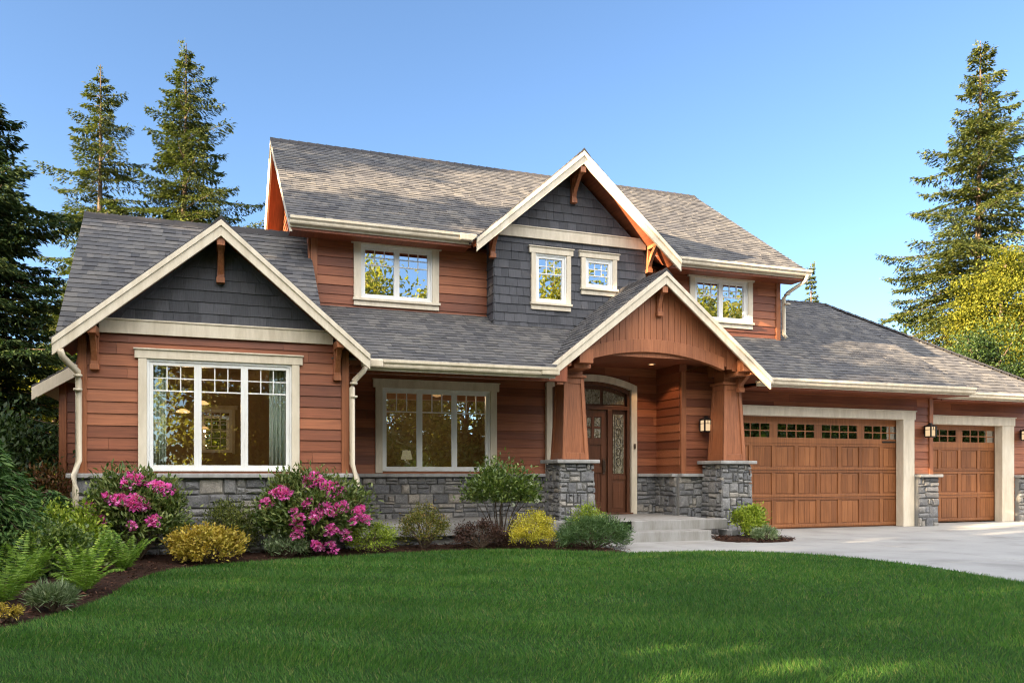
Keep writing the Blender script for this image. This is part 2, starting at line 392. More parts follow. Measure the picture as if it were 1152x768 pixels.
# glass: clear with a real mirror share
def glassmat(name, base, tint):
    m, t, o = newmat(name); M[name] = m
    lw = t.nodes.new('ShaderNodeLayerWeight'); lw.inputs[0].default_value = .35
    mr = t.nodes.new('ShaderNodeMapRange'); mr.inputs['To Min'].default_value = base; mr.inputs['To Max'].default_value = min(1, base + .5); t.links.new(lw.outputs['Facing'], mr.inputs['Value'])
    tr = t.nodes.new('ShaderNodeBsdfTransparent'); tr.inputs[0].default_value = (*tint, 1)
    gl = t.nodes.new('ShaderNodeBsdfGlossy'); gl.inputs['Roughness'].default_value = 0.0; gl.inputs[0].default_value = (.95, .96, .97, 1)
    b = t.nodes.new('ShaderNodeBump'); b.inputs['Strength'].default_value = .05; b.inputs['Distance'].default_value = .02; t.links.new(noise(t, 1.7, 2, coord(t)), b.inputs['Height']); t.links.new(b.outputs[0], gl.inputs['Normal'])
    ms = t.nodes.new('ShaderNodeMixShader'); t.links.new(mr.outputs[0], ms.inputs[0]); t.links.new(tr.outputs[0], ms.inputs[1]); t.links.new(gl.outputs[0], ms.inputs[2]); t.links.new(ms.outputs[0], o.inputs[0])
    return m
glassmat('window_glass', .70, (.80, .84, .80)); glassmat('clear_window_glass', .24, (.88, .90, .87))
glassmat('door_glass', .35, (.7, .7, .6))
m, t, o = newmat('leaded_glass'); M['leaded_glass'] = m
v = t.nodes.new('ShaderNodeTexVoronoi'); v.inputs['Scale'].default_value = 38; t.links.new(coord(t, (1, 1, .6)), v.inputs['Vector'])
principled(t, o, ramp(t, v.outputs['Color'], [(.2, (.10, .085, .05)), (.8, (.26, .235, .16))]), .12, v.outputs['Distance'], .8, .01, .8)
def emis(name, col, s):
    m, t, o = newmat(name); e = t.nodes.new('ShaderNodeEmission'); e.inputs[0].default_value = (*col, 1); e.inputs[1].default_value = s; t.links.new(e.outputs[0], o.inputs[0]); M[name] = m
emis('warm_bulb', (1, .62, .28), 2.2); emis('cream_shade', (1, .80, .50), .09); emis('lantern_pane', (1, .70, .40), .11); emis('shade_glow', (1, .55, .22), .20); emis('downlight_lens', (1, .55, .25), .45)

# ------------------------------------------------------------------ the setting
def structure(name, mb, mat): return tag(mb.build(name, mat), kind='structure')
def flat(poly, z): 
    mb = MB(); mb.add([(x, y, z) for x, y in poly], [tuple(range(len(poly)))]); return mb
def smooth_curve(pts, k=6):
    out = []; n = len(pts)
    for i in range(n - 1):
        p0, p1, p2, p3 = pts[max(i - 1, 0)], pts[i], pts[i + 1], pts[min(i + 2, n - 1)]
        for j in range(k):
            a = j / k
            out.append(tuple(.5 * (2 * p1[q] + (p2[q] - p0[q]) * a + (2 * p0[q] - 5 * p1[q] + 4 * p2[q] - p3[q]) * a * a + (3 * p1[q] - p0[q] - 3 * p2[q] + p3[q]) * a ** 3) for q in (0, 1)))
    out.append(tuple(pts[-1])); return out
structure('ground', flat([(-400, -400), (400, -400), (400, 600), (-400, 600)], -0.06), M['forest_floor'])
structure('road', flat([(-80, -9.5), (80, -9.5), (80, -4.6), (-80, -4.6)], -0.02), M['asphalt_road'])
bed_edge = smooth_curve([(-3.4, 4.2), (-2.1, 5.9), (-1.45, 6.98), (-1.16, 7.6), (-.93, 8.3), (-.80, 9.3), (-.55, 10.35), (.12, 11.05), (.94, 11.28), (1.93, 11.52), (2.87, 11.72), (4.12, 11.68), (5.01, 11.13), (5.75, 10.56)])
drive_edge = smooth_curve([(5.75, 10.56), (6.5, 10.47), (7.2, 10.3), (7.85, 9.75), (8.25, 9.0), (8.33, 7.7), (8.1, 6.3), (7.95, 4.5), (7.9, 0), (7.9, -4.5)])
lawn_poly = bed_edge + drive_edge[1:] + [(-5, -4.5), (-5, 4.2)]
structure('lawn', flat(lawn_poly, 0.006), M['soil_lawn'])
structure('side_yard', flat([(-40, -4.5), (-5, -4.5), (-5, 4.2), (-3.4, 4.2), (-3.4, 30), (-40, 30)], -0.03), M['forest_floor'])
# mulch bed with a slightly heaped surface
def heap(name, outline, z0, h, mat, step=.12, seed=3):
    xs = [p[0] for p in outline]; ys = [p[1] for p in outline]
    poly = np.array(outline)
    gx = np.arange(min(xs), max(xs) + step, step); gy = np.arange(min(ys), max(ys) + step, step)
    X, Y = np.meshgrid(gx, gy, indexing='ij')
    ins = inside(np.c_[X.ravel(), Y.ravel()], poly).reshape(X.shape)
    d = edge_dist(np.c_[X.ravel(), Y.ravel()], poly).reshape(X.shape)
    Z = np.where(ins, z0 + h * np.clip(d / .35, 0, 1), z0 - .03) + .012 * np.sin(X * 9.1 + 1.3 * np.sin(Y * 7)) * np.sin(Y * 11.3) + RNG.normal(0, .006, X.shape)
    nx, ny = X.shape; idx = np.arange(nx * ny).reshape(nx, ny)
    keep = (ins | np.roll(ins, -1, 0) | np.roll(ins, -1, 1))[:-1, :-1] 
    F = np.stack([idx[:-1, :-1], idx[1:, :-1], idx[1:, 1:], idx[:-1, 1:]], -1)[keep]
    me = np_mesh(name, np.c_[X.ravel(), Y.ravel(), Z.ravel()], F)
    return tag(link(name, me, mat, smooth=True), kind='structure')
def inside(P, poly):
    x, y = P[:, 0], P[:, 1]; r = np.zeros(len(P), bool); n = len(poly)
    for i in range(n):
        x0, y0 = poly[i]; x1, y1 = poly[(i + 1) % n]
        if y0 == y1: continue
        c_ = ((y0 > y) != (y1 > y)) & (x < (x1 - x0) * (y - y0) / (y1 - y0) + x0); r ^= c_
    return r
def edge_dist(P, poly):
    d = np.full(len(P), 1e9); n = len(poly)
    for i in range(n):
        a = np.array(poly[i]); b = np.array(poly[(i + 1) % n]); ab = b - a; L = max((ab ** 2).sum(), 1e-9)
        t_ = np.clip(((P - a) @ ab) / L, 0, 1); q = a + t_[:, None] * ab; d = np.minimum(d, np.hypot(*(P - q).T))
    return d
bed_poly = [(-7, 4.2)] + bed_edge + [(5.9, 10.8), (6.0, 12.3), (5.5, 13.0), (2.0, 13.0), (-1.7, 12.7), (-1.7, 16), (-7, 16)]
heap('mulch_bed', bed_poly, -.02, .05, M['mulch'])
th_ = np.linspace(0, 2 * math.pi, 26)[:-1]
isle_poly = [(8.98 + .78 * math.cos(a) * (1 + .12 * math.sin(2 * a)), 12.05 + .72 * math.sin(a)) for a in th_]
heap('planting_bed', isle_poly, .0, .05, M['mulch'], .08)
# driveway and walkway, joints as real grooves between slabs
def cslab(name, polys, mat, z=.02):
    mb = MB()
    for p in polys: mb.prism([(x, y, z) for x, y in p], (0, 0, -.1))
    return tag(mb.build(name, mat, bevel=.006), kind='structure')
dp = []
xs = [7.0, 10.2, 13.4, 16.6, 19.8, 24]
ysr = [-4.55, -1.4, 1.8, 5.0, 8.0, 10.9, 14.6]
g = .011
for i in range(len(xs) - 1):
    for j in range(len(ysr) - 1):
        y1 = ysr[j + 1]
        dp.append([(xs[i] + g, ysr[j] + g), (xs[i + 1] - g, ysr[j] + g), (xs[i + 1] - g, y1 - g), (xs[i] + g, y1 - g)])
cslab('driveway', dp, M['concrete'], .0)
cslab('path', [[(5.78, 10.4), (6.99, 10.2), (6.99, 12.85), (5.78, 12.85)]], M['concrete'], .001)
# ------------------------------------------------------------------ the house
H = tag(empty('house', (5, 14, 0)), 'two-storey craftsman house with red cedar siding, grey shingled gables, stone base and brown roof', 'house')
H.location = (0, 0, 0)
def part(mb, name, mat, parent=None, bevel=0, smooth=False): return mb.build(name, M[mat] if isinstance(mat, str) else mat, parent or H, bevel, smooth)

def siding_wall(fr, rect, gable=None, openings=(), seed=1, corner=(), expo=.165, mat='cedar_siding', v_from=None, t=.14):
    u0, u1, v0, v1 = rect
    mb = MB(); slab(mb, fr, u0, u1, v0, v1, t, openings)
    poly = [(u0, v0 if v_from is None else v_from), (u1, v0 if v_from is None else v_from), (u1, v1), (u0, v1)]
    if gable:
        ua, va = gable
        mb.prism([fr(u0, v1, 0), fr(u1, v1, 0), fr(ua, va, 0)], fr.N * -t)
        poly = poly[:2] + [(u1, v1), (ua, va), (u0, v1)]
    courses(mb, fr, poly, expo, 1.6, 3.8, .026, .006, openings, gap=.003, lap=.008, hj=.003, ends=True, seed=seed)
    o = part(mb, 'siding_wall', mat)
    for (c0, c1) in corner:
        cb = MB(); fbox(cb, fr, c0, c1, poly[0][1], v1, .001, .045); part(cb, 'corner_board', 'cedar_trim', o, .004)
    return o

# --- openings
WW = (-.82, 1.14, 1.19, 2.76)      # left wing window
MW = (2.95, 5.02, 1.20, 2.72)      # veranda window
DO = (6.28, 8.02, .34, 3.0)        # entry
UL = (2.56, 3.88, 4.32, 5.30)      # upper left
UR = (9.55, 10.88, 4.40, 5.28)     # upper right
G1 = (5.79, 6.43, 4.40, 5.33); G2 = (6.83, 7.42, 4.76, 5.34)
GD = (9.86, 14.30, .0, 2.36); GS = (15.62, 18.02, 0, 2.33)

# left wing
Fw = front(12.5)
siding_wall(Fw, (-1.68, 1.98, .0, 3.09), None, [WW], 11, [(-1.68, -1.57), (1.87, 1.98)], v_from=1.16)
mb = MB(); mb.prism([Fw(-1.62, 3.1, 0), Fw(1.92, 3.1, 0), Fw(.15, 4.53, 0)], (0, .14, 0))
courses(mb, Fw, [(-1.45, 3.11), (1.75, 3.11), (.15, 4.46)], .165, .13, .27, .022, .006, jit=.006, gap=.004, hj=.004, ends=True, seed=5)
part(mb, 'shingle_wall', 'grey_shingle')
mb = MB(); mb.box(-1.42, 1.74, 12.44, 12.475, 3.09, 3.27); mb.box(-1.42, 1.74, 12.425, 12.475, 3.27, 3.295); part(mb, 'band_board', 'cream_trim', None, .004)
siding_wall(leftf(-1.68), (-18.4, -12.5, 0, 2.9), None, (), 12, v_from=1.16)
siding_wall(rightf(1.98), (12.5, 14.8, 0, 3.2), None, (), 13, v_from=1.16)
# middle and entry wall
Fm = front(14.8)
DOW = DO
siding_wall(Fm, (1.98, 8.66, 0, 3.6), None, [MW, DO], 14, v_from=1.16)
siding_wall(leftf(8.66), (-14.8, -13.9, 0, 3.5), None, (), 15, v_from=1.16)
# upper storey
siding_wall(Fm, (1.68, 5.05, 3.7, 5.42), None, [UL], 16, [(1.68, 1.79)]); siding_wall(Fm, (8.08, 11.73, 3.7, 5.42), None, [UR], 116, [(11.62, 11.73)])
FL = leftf(1.68)
siding_wall(FL, (-22.6, -14.8, 2.5, 5.5), (-18.7, 8.15), (), 17, [(-14.91, -14.8)])
siding_wall(rightf(11.73), (14.8, 22.6, 2.5, 5.5), (18.7, 8.15), (), 18)
mb = MB(); mb.box(1.68, 11.73, 22.4, 22.6, 0, 5.5); mb.box(1.85, 11.6, 15.0, 22.4, 3.62, 3.7); mb.box(-1.6, 11.6, 15.0, 22.3, -.02, .0); part(mb, 'rear_wall', 'interior_tan')
# grey gable bay
Fg = front(14.4)
mb = MB(); slab(mb, Fg, 4.97, 8.17, 3.75, 5.55, .14, [G1, G2]); mb.prism([Fg(4.97, 5.55, 0), Fg(8.17, 5.55, 0), Fg(6.57, 6.98, 0)], (0, .14, 0))
courses(mb, Fg, [(4.97, 3.85), (8.17, 3.85), (8.17, 5.55), (6.57, 6.95), (4.97, 5.55)], .165, .13, .27, .022, .006, [G1, G2], jit=.006, gap=.004, hj=.004, ends=True, seed=6)
part(mb, 'shingle_wall', 'grey_shingle')
mb = MB(); fl = leftf(4.97); slab(mb, fl, -14.9, -14.4, 3.75, 5.6, .14); courses(mb, fl, [(-14.8, 3.85), (-14.4, 3.85), (-14.4, 5.5), (-14.8, 5.5)], .165, .13, .27, .022, .006, jit=.006, gap=.004, ends=True, seed=7); part(mb, 'shingle_wall', 'grey_shingle'); mb = MB()
fl = rightf(8.17); slab(mb, fl, 14.4, 14.9, 3.75, 5.6, .14); courses(mb, fl, [(14.4, 3.85), (14.8, 3.85), (14.8, 5.5), (14.4, 5.5)], .165, .13, .27, .022, .006, jit=.006, gap=.004, ends=True, seed=8)
part(mb, 'shingle_wall', 'grey_shingle')
mb = MB(); mb.box(5.0, 8.14, 14.335, 14.375, 5.6, 5.79); mb.box(5.0, 8.14, 14.32, 14.375, 5.79, 5.815); part(mb, 'band_board', 'cream_trim', None, .004)
# garage
Fa = front(13.9)
siding_wall(Fa, (8.66, 15.15, 0, 3.15), None, [GD], 21, [(8.66, 8.77), (15.04, 15.15)], v_from=.0)
Fb = front(14.5)
siding_wall(Fb, (15.15, 19.1, 0, 3.1), None, [GS], 22, v_from=0)
siding_wall(rightf(15.15), (13.9, 14.5, 0, 3.1), None, (), 23, v_from=1.16)
siding_wall(rightf(19.1), (14.5, 20.2, 0, 3.0), None, (), 24, v_from=1.1)
mb = MB(); mb.box(11.9, 19.1, 20.0, 20.2, 0, 3.0); part(mb, 'rear_wall', 'interior_tan')

# --- stone wainscot (with cap)
def stone_wall(fr, u0, u1, v0, v1, seed, cap=True, t=.05, ends=(0, 0)):
    mb = MB(); fbox(mb, fr, u0, u1, v0, v1, .0, t); o = part(mb, 'stone_wall', 'mortar')
    sb = MB(); stones(sb, lambda u, v, n: fr(u, v, t + n), u0, u1, v0, v1, seed)
    part(sb, 'stone_facing', 'ledge_stone', o)
    if cap:
        cb = MB(); e0, e1 = ends
        fbox(cb, fr, u0 - e0, u1 + e1, v1, v1 + .065, -.0, t + .11); part(cb, 'stone_cap', 'cap_stone', o, .012)
    return o
stone_wall(Fw, -1.72, 2.02, -.06, 1.095, 31, ends=(.06, .06))
stone_wall(leftf(-1.68), -18.4, -12.55, -.06, 1.095, 32)
stone_wall(rightf(1.98), 12.55, 14.75, -.06, 1.095, 33)
stone_wall(Fm, 2.02, 6.16, .2, 1.095, 34)
stone_wall(Fm, 8.15, 8.62, .3, 1.095, 35)
stone_wall(leftf(8.66), -14.75, -13.95, .3, 1.095, 36)
stone_wall(Fa, 8.60, 9.62, -.06, 1.095, 37)
stone_wall(Fa, 14.62, 15.2, -.06, 1.08, 38, t=.12, ends=(.03, .05))
stone_wall(rightf(15.15), 13.9, 14.45, -.06, 1.08, 39)
stone_wall(Fb, 18.46, 19.15, -.06, 1.06, 40, t=.12, ends=(.03, .05))

# --- porch floor, ledge, steps
mb = MB(); mb.box(2.05, 6.9, 12.62, 14.76, .16, .34); mb.box(6.9, 8.62, 12.95, 14.76, .16, .34); part(mb, 'porch_floor', 'step_concrete', None, .012)
stone_b = MB(); stone_b.box(2.1, 5.6, 12.74, 12.9, -.05, .16); fo = part(stone_b, 'porch_foundation', 'mortar')
sb = MB(); fr = front(12.74); stones(sb, lambda u, v, n: fr(u, v, n), 2.1, 5.6, -.05, .16, 51, (.1, .2)); part(sb, 'stone_facing', 'ledge_stone', fo)
mb = MB(); mb.box(6.35, 8.86, 12.62, 12.95, .155, .335); part(mb, 'step', 'step_concrete', None, .012)
mb = MB(); mb.box(6.2, 8.22, 12.18, 12.615, -.05, .17); part(mb, 'step', 'step_concrete', None, .012)
mb = MB(); mb.box(8.86, 9.05, 12.5, 12.9, -.05, .13); part(mb, 'foundation_block', 'cap_stone', None, .012)

# --- roofs
def roof(poly3, name_seed, thick=.10, tabs=True, over=.03, ridge=None):
    """poly3: planar 3-D polygon; first edge is the eave (left to right seen from outside)"""
    P = [Vector(p) for p in poly3]; U = (P[1] - P[0]).normalized(); nn = U.cross(P[-1] - P[0]).normalized(); V = nn.cross(U)
    fr = Fr(P[0], U, V); mb = MB(); mb.prism([p - fr.N * thick for p in P], fr.N * (thick - .008))
    o = part(mb, 'roof', 'soffit_wood')
    loc = [((p - P[0]).dot(U), (p - P[0]).dot(V)) for p in P]
    sb = MB(); sb.prism([p - fr.N * .007 + U * (-over if i in (0, len(P) - 1) else over) - (V * .03 if i < 2 else Vector()) for i, p in enumerate(P)], fr.N * .009)
    q = [(a + (-over if i in (0, len(loc) - 1) else over), b - (.03 if i < 2 else 0)) for i, (a, b) in enumerate(loc)]
    courses(sb, fr, q, .135, .09, .26, .017, .004, jit=.004, gap=.002, lap=.01, hj=.005, ends=True, seed=name_seed)
    part(sb, 'shingles', 'asphalt_shingle', o)
    return o
def ridge_cap(p0, p1, w_, dz, parent, side):
    """p0->p1 ridge line; side: horizontal unit vector; dz: drop per metre"""
    p0, p1 = Vector(p0), Vector(p1); L = (p1 - p0).length; d = (p1 - p0) / L; s_ = Vector(side); mb = MB(); x = 0; n = 0
    while x < L - .01:
        a, b = x, min(x + .2, L); h = .022; k = .010
        A, B = p0 + d * a, p0 + d * b
        dn = Vector((0, 0, -dz * w_))
        mb.add([A + s_ * w_ + dn + Vector((0, 0, h)), A + Vector((0, 0, h + .03)), A - s_ * w_ + dn + Vector((0, 0, h)), B + s_ * w_ + dn + Vector((0, 0, k)), B + Vector((0, 0, k + .03)), B - s_ * w_ + dn + Vector((0, 0, k)),
                A + s_ * w_ + dn - Vector((0, 0, .02)), A - Vector((0, 0, .02)), A - s_ * w_ + dn - Vector((0, 0, .02))],
               [(0, 3, 4, 1), (1, 4, 5, 2), (6, 0, 1, 7), (7, 1, 2, 8)])
        x += .2
    part(mb, 'ridge_cap', 'ridge_shingle', parent)
def rake(xa, za, xt, zt, Y, h, parent, t=.045, zlow=0):
    """fascia board along a gable slope, facing the street"""
    mb = MB()
    s_ = 1 if xt > xa else -1
    mb.prism([(xa, Y, za), (xt, Y, zt), (xt, Y, zt - h), (xa, Y, za - h)][::s_], (0, t, 0))
    part(mb, 'rake_board', 'cream_trim', parent, .004)
    mb = MB(); mb.prism([(xa, Y - .022, za + .002), (xt, Y - .022, zt + .002), (xt, Y - .022, zt - h * .36), (xa, Y - .022, za - h * .36)][::s_], (0, .0205, 0))
    part(mb, 'rake_trim', 'cream_trim', parent, .003)
def rake_side(X, ya, za, yt, zt, h, parent, t=.045):
    mb = MB(); mb.prism([(X, ya, za), (X, yt, zt), (X, yt, zt - h), (X, ya, za - h)], (t, 0, 0)); part(mb, 'rake_board', 'cream_trim', parent, .004)
    mb = MB(); mb.prism([(X - .022, ya, za + .002), (X - .022, yt, zt + .002), (X - .022, yt, zt - h * .36), (X - .022, ya, za - h * .36)], (.0205, 0, 0)); part(mb, 'rake_trim', 'cream_trim', parent, .003)

# main
x0, x1 = 1.28, 12.07
mr = roof([(x0, 14.858, 5.8796), (x1, 14.858, 5.8796), (x1, 18.7, 8.5), (x0, 18.7, 8.5)], 61)
roof([(x0, 14.3, 5.5), (4.75, 14.3, 5.5), (5.15, 14.858, 5.8796), (x0, 14.858, 5.8796)], 161)
roof([(8.4, 14.3, 5.5), (x1, 14.3, 5.5), (x1, 14.858, 5.8796), (8.0, 14.858, 5.8796)], 162)
mb_ = roof([(x1, 23.1, 5.5), (x0, 23.1, 5.5), (x0, 18.7, 8.5), (x1, 18.7, 8.5)], 62)
ridge_cap((x0 - .03, 18.7, 8.5), (x1 + .03, 18.7, 8.5), .14, .68, mr, (0, 1, 0))
rake_side(x0 - .01, 18.7, 8.49, 14.3, 5.49, .23, mr); rake_side(x0 - .01, 18.7, 8.49, 23.1, 5.49, .23, mb_)
rake_side(x1 - .035, 18.7, 8.49, 14.3, 5.49, .23, mr); rake_side(x1 - .035, 18.7, 8.49, 23.1, 5.49, .23, mb_)
# grey gable roof
ax, az, hw = 6.57, 7.19, 2.1; pz = .872
yv = lambda z: 14.3 + (z - 5.5) / .68 + .12
gl = roof([(ax - hw, yv(5.4), az - hw * pz), (ax - hw, 13.9, az - hw * pz), (ax, 13.9, az), (ax, yv(az), az)], 63)
gr = roof([(ax + hw, 13.9, az - hw * pz), (ax + hw, yv(5.4), az - hw * pz), (ax, yv(az), az), (ax, 13.9, az)], 64)
ridge_cap((ax, 13.86, az), (ax, yv(az), az), .13, pz, gl, (1, 0, 0))
rake(ax, az - .012, ax - hw, az - hw * pz - .012, 13.87, .23, gl); rake(ax, az - .012, ax + hw, az - hw * pz - .012, 13.87, .23, gr)
# left wing cross roof
wl = roof([(-1.955, 12.75, 3.1222), (1.67, 12.75, 3.1222), (1.67, 15.47, 5.54), (-1.955, 15.47, 5.54)], 65)
wb = roof([(1.72, 18.44, 2.9), (-1.955, 18.44, 2.9), (-1.955, 15.47, 5.54), (1.72, 15.47, 5.54)], 67)
ridge_cap((-1.985, 15.47, 5.54), (1.7, 15.47, 5.54), .13, .88, wl, (0, 1, 0))
rake_side(-1.965, 15.47, 5.53, 12.75, 3.11, .2, wl); rake_side(-1.965, 15.47, 5.53, 18.44, 2.89, .2, wb)
mb = MB(); mb.prism([(1.63, 12.6, 2.9), (1.63, 14.8, 4.85), (1.63, 14.8, 3.9), (1.63, 13.2, 3.0)], (.03, 0, 0)); part(mb, 'cheek_wall', 'cedar_siding', wl)
mb = MB(); fr = leftf(-1.68); mb.prism([fr(-18.2, 2.9), fr(-12.7, 2.9), fr(-15.47, 5.35)], (.14, 0, 0)); courses(mb, fr, [(-18.2, 2.9), (-12.7, 2.9), (-15.47, 5.3)], .165, 1.6, 3.8, .026, .006, ends=True, gap=.003); part(mb, 'siding_wall', 'cedar_siding')
# left wing front gable
ax, az, hw, pz = .15, 4.68, 2.07, .85
fl_ = roof([(ax - hw, 13.2, az - hw * pz), (ax - hw, 12.05, az - hw * pz), (ax, 12.05, az), (ax, 14.62, az)], 68)
fr_ = roof([(ax + hw, 12.05, az - hw * pz), (ax + hw, 13.2, az - hw * pz), (ax, 14.62, az), (ax, 12.05, az)], 69)
ridge_cap((ax, 12.01, az), (ax, 14.6, az), .13, pz, fl_, (1, 0, 0))
rake(ax, az - .012, ax - hw, az - hw * pz - .012, 12.02, .22, fl_); rake(ax, az - .012, ax + hw, az - hw * pz - .012, 12.02, .22, fr_)
# veranda roof
vr = roof([(1.75, 12.5, 2.9), (5.34, 12.5, 2.9), (6.93, 14.82, 4.153), (1.75, 14.82, 4.153)], 70)
# entry gable
ax, az, hw, pz = 7.61, 4.76, 2.25, .795
pl = roof([(ax - hw, 13.4, az - hw * pz), (ax - hw, 12.7, az - hw * pz), (ax, 12.7, az), (ax, 14.42, az), (ax - .95, 14.42, az - .95 * pz)], 71, over=0)
pr_ = roof([(ax + hw, 12.7, az - hw * pz), (ax + hw, 13.4, az - hw * pz), (ax + 1.0, 14.42, az - 1.0 * pz), (ax, 14.42, az), (ax, 12.7, az)], 72, over=0)
ridge_cap((ax, 12.66, az), (ax, 14.4, az), .13, pz, pl, (1, 0, 0))
rake(ax, az - .012, ax - hw, az - hw * pz - .012, 12.67, .225, pl); rake(ax, az - .012, ax + hw, az - hw * pz - .012, 12.67, .225, pr_)
# garage roofs
ga = roof([(9.86, 13.1, 3.0), (15.38, 13.1, 3.0), (14.92, 17.0, 5.51), (8.4, 17.0, 5.51), (8.4, 14.9, 4.159)], 73, over=.0)
gb = roof([(13.5, 13.8, 3.0), (19.3, 13.8, 3.0), (14.9, 17.0, 5.51), (13.5, 17.0, 5.51)], 74)
gc = roof([(19.3, 13.8, 3.0), (19.3, 20.4, 3.0), (14.9, 17.0, 5.51)], 75, over=0)
gd_ = roof([(19.3, 20.4, 3.0), (11.8, 20.4, 3.0), (11.8, 17.0, 5.51), (14.9, 17.0, 5.51)], 76, over=0)
ridge_cap((11.73, 17.0, 5.51), (14.9, 17.0, 5.51), .13, .7, ga, (0, 1, 0))
d_ = Vector((4.4, -3.2, 0)).normalized(); ridge_cap((14.9, 17.0, 5.515), (19.3, 13.8, 3.01), .12, .35, gb, (-d_.y, d_.x, 0))
# side lean-to at the far left
le = roof([(-2.55, 17.8, 2.52), (-2.55, 14.45, 2.52), (-1.66, 14.45, 3.1), (-1.66, 17.8, 3.1)], 77)
mb = MB(); mb.prism([(-1.6, 14.42, 3.12), (-2.58, 14.42, 2.485), (-2.58, 14.42, 2.29), (-1.6, 14.42, 2.92)], (0, .045, 0)); part(mb, 'rake_board', 'cream_trim', le, .004)
siding_wall(front(14.75), (-2.25, -1.6, 0, 2.6), None, (), 25, [(-2.25, -2.14)])

# --- eaves: fascia/gutter + soffit
def gutter(xa, xb, Y, z):
    prof = [(0, 0), (0, -.125), (-.07, -.125), (-.085, -.10), (-.085, -.075), (-.115, -.05), (-.115, .0), (-.10, .0), (-.10, -.03)]
    prof = [(0, 0), (0, -.125), (-.075, -.125), (-.088, -.10), (-.088, -.072), (-.118, -.045), (-.118, .0)]
    mb = MB(); mb.prism([(xa, Y + p[0], z + p[1]) for p in prof], (xb - xa, 0, 0)); return part(mb, 'gutter', 'gutter_cream', None, .004)
def soffit(xa, xb, y0, y1, z, mat='soffit_wood'):
    mb = MB(); x = xa
    mb.box(xa, xb, y0, y1, z, z + .025); mb.box(xa, xb, y0 - .002, y0 + .035, z - .03, z + .14); part(mb, 'soffit', mat)
for xa, xb, Y, z, yw in ((1.27, 4.55, 14.27, 5.50, 14.8), (8.62, 12.08, 14.27, 5.50, 14.8), (2.24, 5.38, 12.47, 2.90, 14.8), (9.84, 15.40, 13.07, 3.0, 13.9), (15.2, 19.3, 13.77, 2.995, 14.5)):
    gutter(xa, xb, Y, z)
    mbf = MB(); mbf.box(xa, xb, Y + .001, Y + .03, z - .165, z - .001); part(mbf, 'fascia', 'cream_trim')
soffit(1.3, 4.5, 14.3, 14.8, 5.32); soffit(8.65, 12.05, 14.3, 14.8, 5.32); soffit(9.9, 15.36, 13.11, 13.9, 2.84); soffit(15.36, 19.25, 13.81, 14.5, 2.83)
mb = MB(); mb.box(2.0, 5.6, 12.84, 14.76, 2.955, 2.98); mb.box(2.0, 5.7, 12.70, 12.84, 2.72, 2.98); part(mb, 'veranda_ceiling', 'soffit_wood')
mb = MB(); mb.box(5.98, 9.24, 13.0, 14.76, 3.30, 3.33); part(mb, 'porch_ceiling', 'soffit_wood')
def end_return(x, Y, z, s_):
    mb = MB(); mb.box(x - .16, x + .16, Y - .14, Y + .0, z - .125, z - .0); part(mb, 'gutter_end', 'gutter_cream', None, .02)
end_return(4.40, 14.27, 5.495, 1); end_return(8.70, 14.27, 5.495, 1); end_return(5.26, 12.5, 2.90, 1); end_return(2.32, 12.47, 2.895, 1); end_return(9.92, 13.02, 2.995, 1)

# --- downspouts
def downspout(pts):
    mb = MB(); mb.tube(pts, .042, 8); 
    for z in (pts[2][2] - .25, (pts[2][2] + pts[3][2]) / 2): mb.box(pts[2][0] - .05, pts[2][0] + .05, pts[2][1] - .045, pts[2][1] + .05, z, z + .03)
    part(mb, 'downspout', 'gutter_cream', None, 0, True)
downspout([(-1.82, 12.0, 2.76), (-1.80, 12.06, 2.68), (-1.66, 12.34, 2.52), (-1.66, 12.41, 2.40), (-1.66, 12.41, 1.33), (-1.70, 12.28, 1.12), (-1.68, 12.26, .95), (-1.68, 12.26, .1)])
downspout([(2.22, 12.36, 2.78), (2.18, 12.38, 2.70), (2.04, 12.40, 2.55), (2.02, 12.41, 2.45), (2.02, 12.41, 1.30), (2.07, 12.28, 1.08), (2.07, 12.26, .95), (2.07, 12.26, .1)])
downspout([(11.98, 14.2, 5.40), (11.97, 14.25, 5.28), (11.80, 14.62, 5.08), (11.79, 14.72, 5.0), (11.79, 14.72, 4.2), (11.83, 14.68, 4.12)])

# --- brackets
def bracket(x, Yw, z, out, parent, drop=.42, w_=.10):
    mb = MB()
    mb.box(x - w_ / 2, x + w_ / 2, Yw - .09, Yw, z - drop, z)                                  # wall post
    mb.box(x - w_ / 2 - .008, x + w_ / 2 + .008, Yw - .11, Yw, z - drop - .03, z - drop + .05)    # foot block
    mb.box(x - w_ / 2 - .005, x + w_ / 2 + .005, Yw - out, Yw - .002, z - .002, z + .115)         # outrigger
    pts = []; n = 6
    for i in range(n + 1):
        a = i / n; y = Yw - .085 - (out - .2) * a; zz = z - drop + .08 + (drop - .08) * a ** .75
        pts.append((y, zz))
    for i in range(n):
        (ya, za), (yb, zb) = pts[i], pts[i + 1]
        mb.hexa([(x - w_ * .38, ya, za), (x + w_ * .38, ya, za), (x + w_ * .38, yb, zb), (x - w_ * .38, yb, zb), (x - w_ * .38, ya, za + .11), (x + w_ * .38, ya, za + .11), (x + w_ * .38, yb, min(zb + .11, z)), (x - w_ * .38, yb, min(zb + .11, z))])
    part(mb, 'bracket', 'cedar_trim', parent, .006)
bracket(.15, 12.5, 4.33, .44, fl_); bracket(-1.47, 12.5, 3.02, .44, fl_); bracket(1.80, 12.5, 3.0, .44, fr_)
bracket(6.57, 14.4, 6.80, .5, gl); bracket(4.92, 14.4, 5.60, .5, gl); bracket(8.22, 14.4, 5.60, .5, gr)
bracket(7.61, 12.98, 4.38, .28, pl, .36)

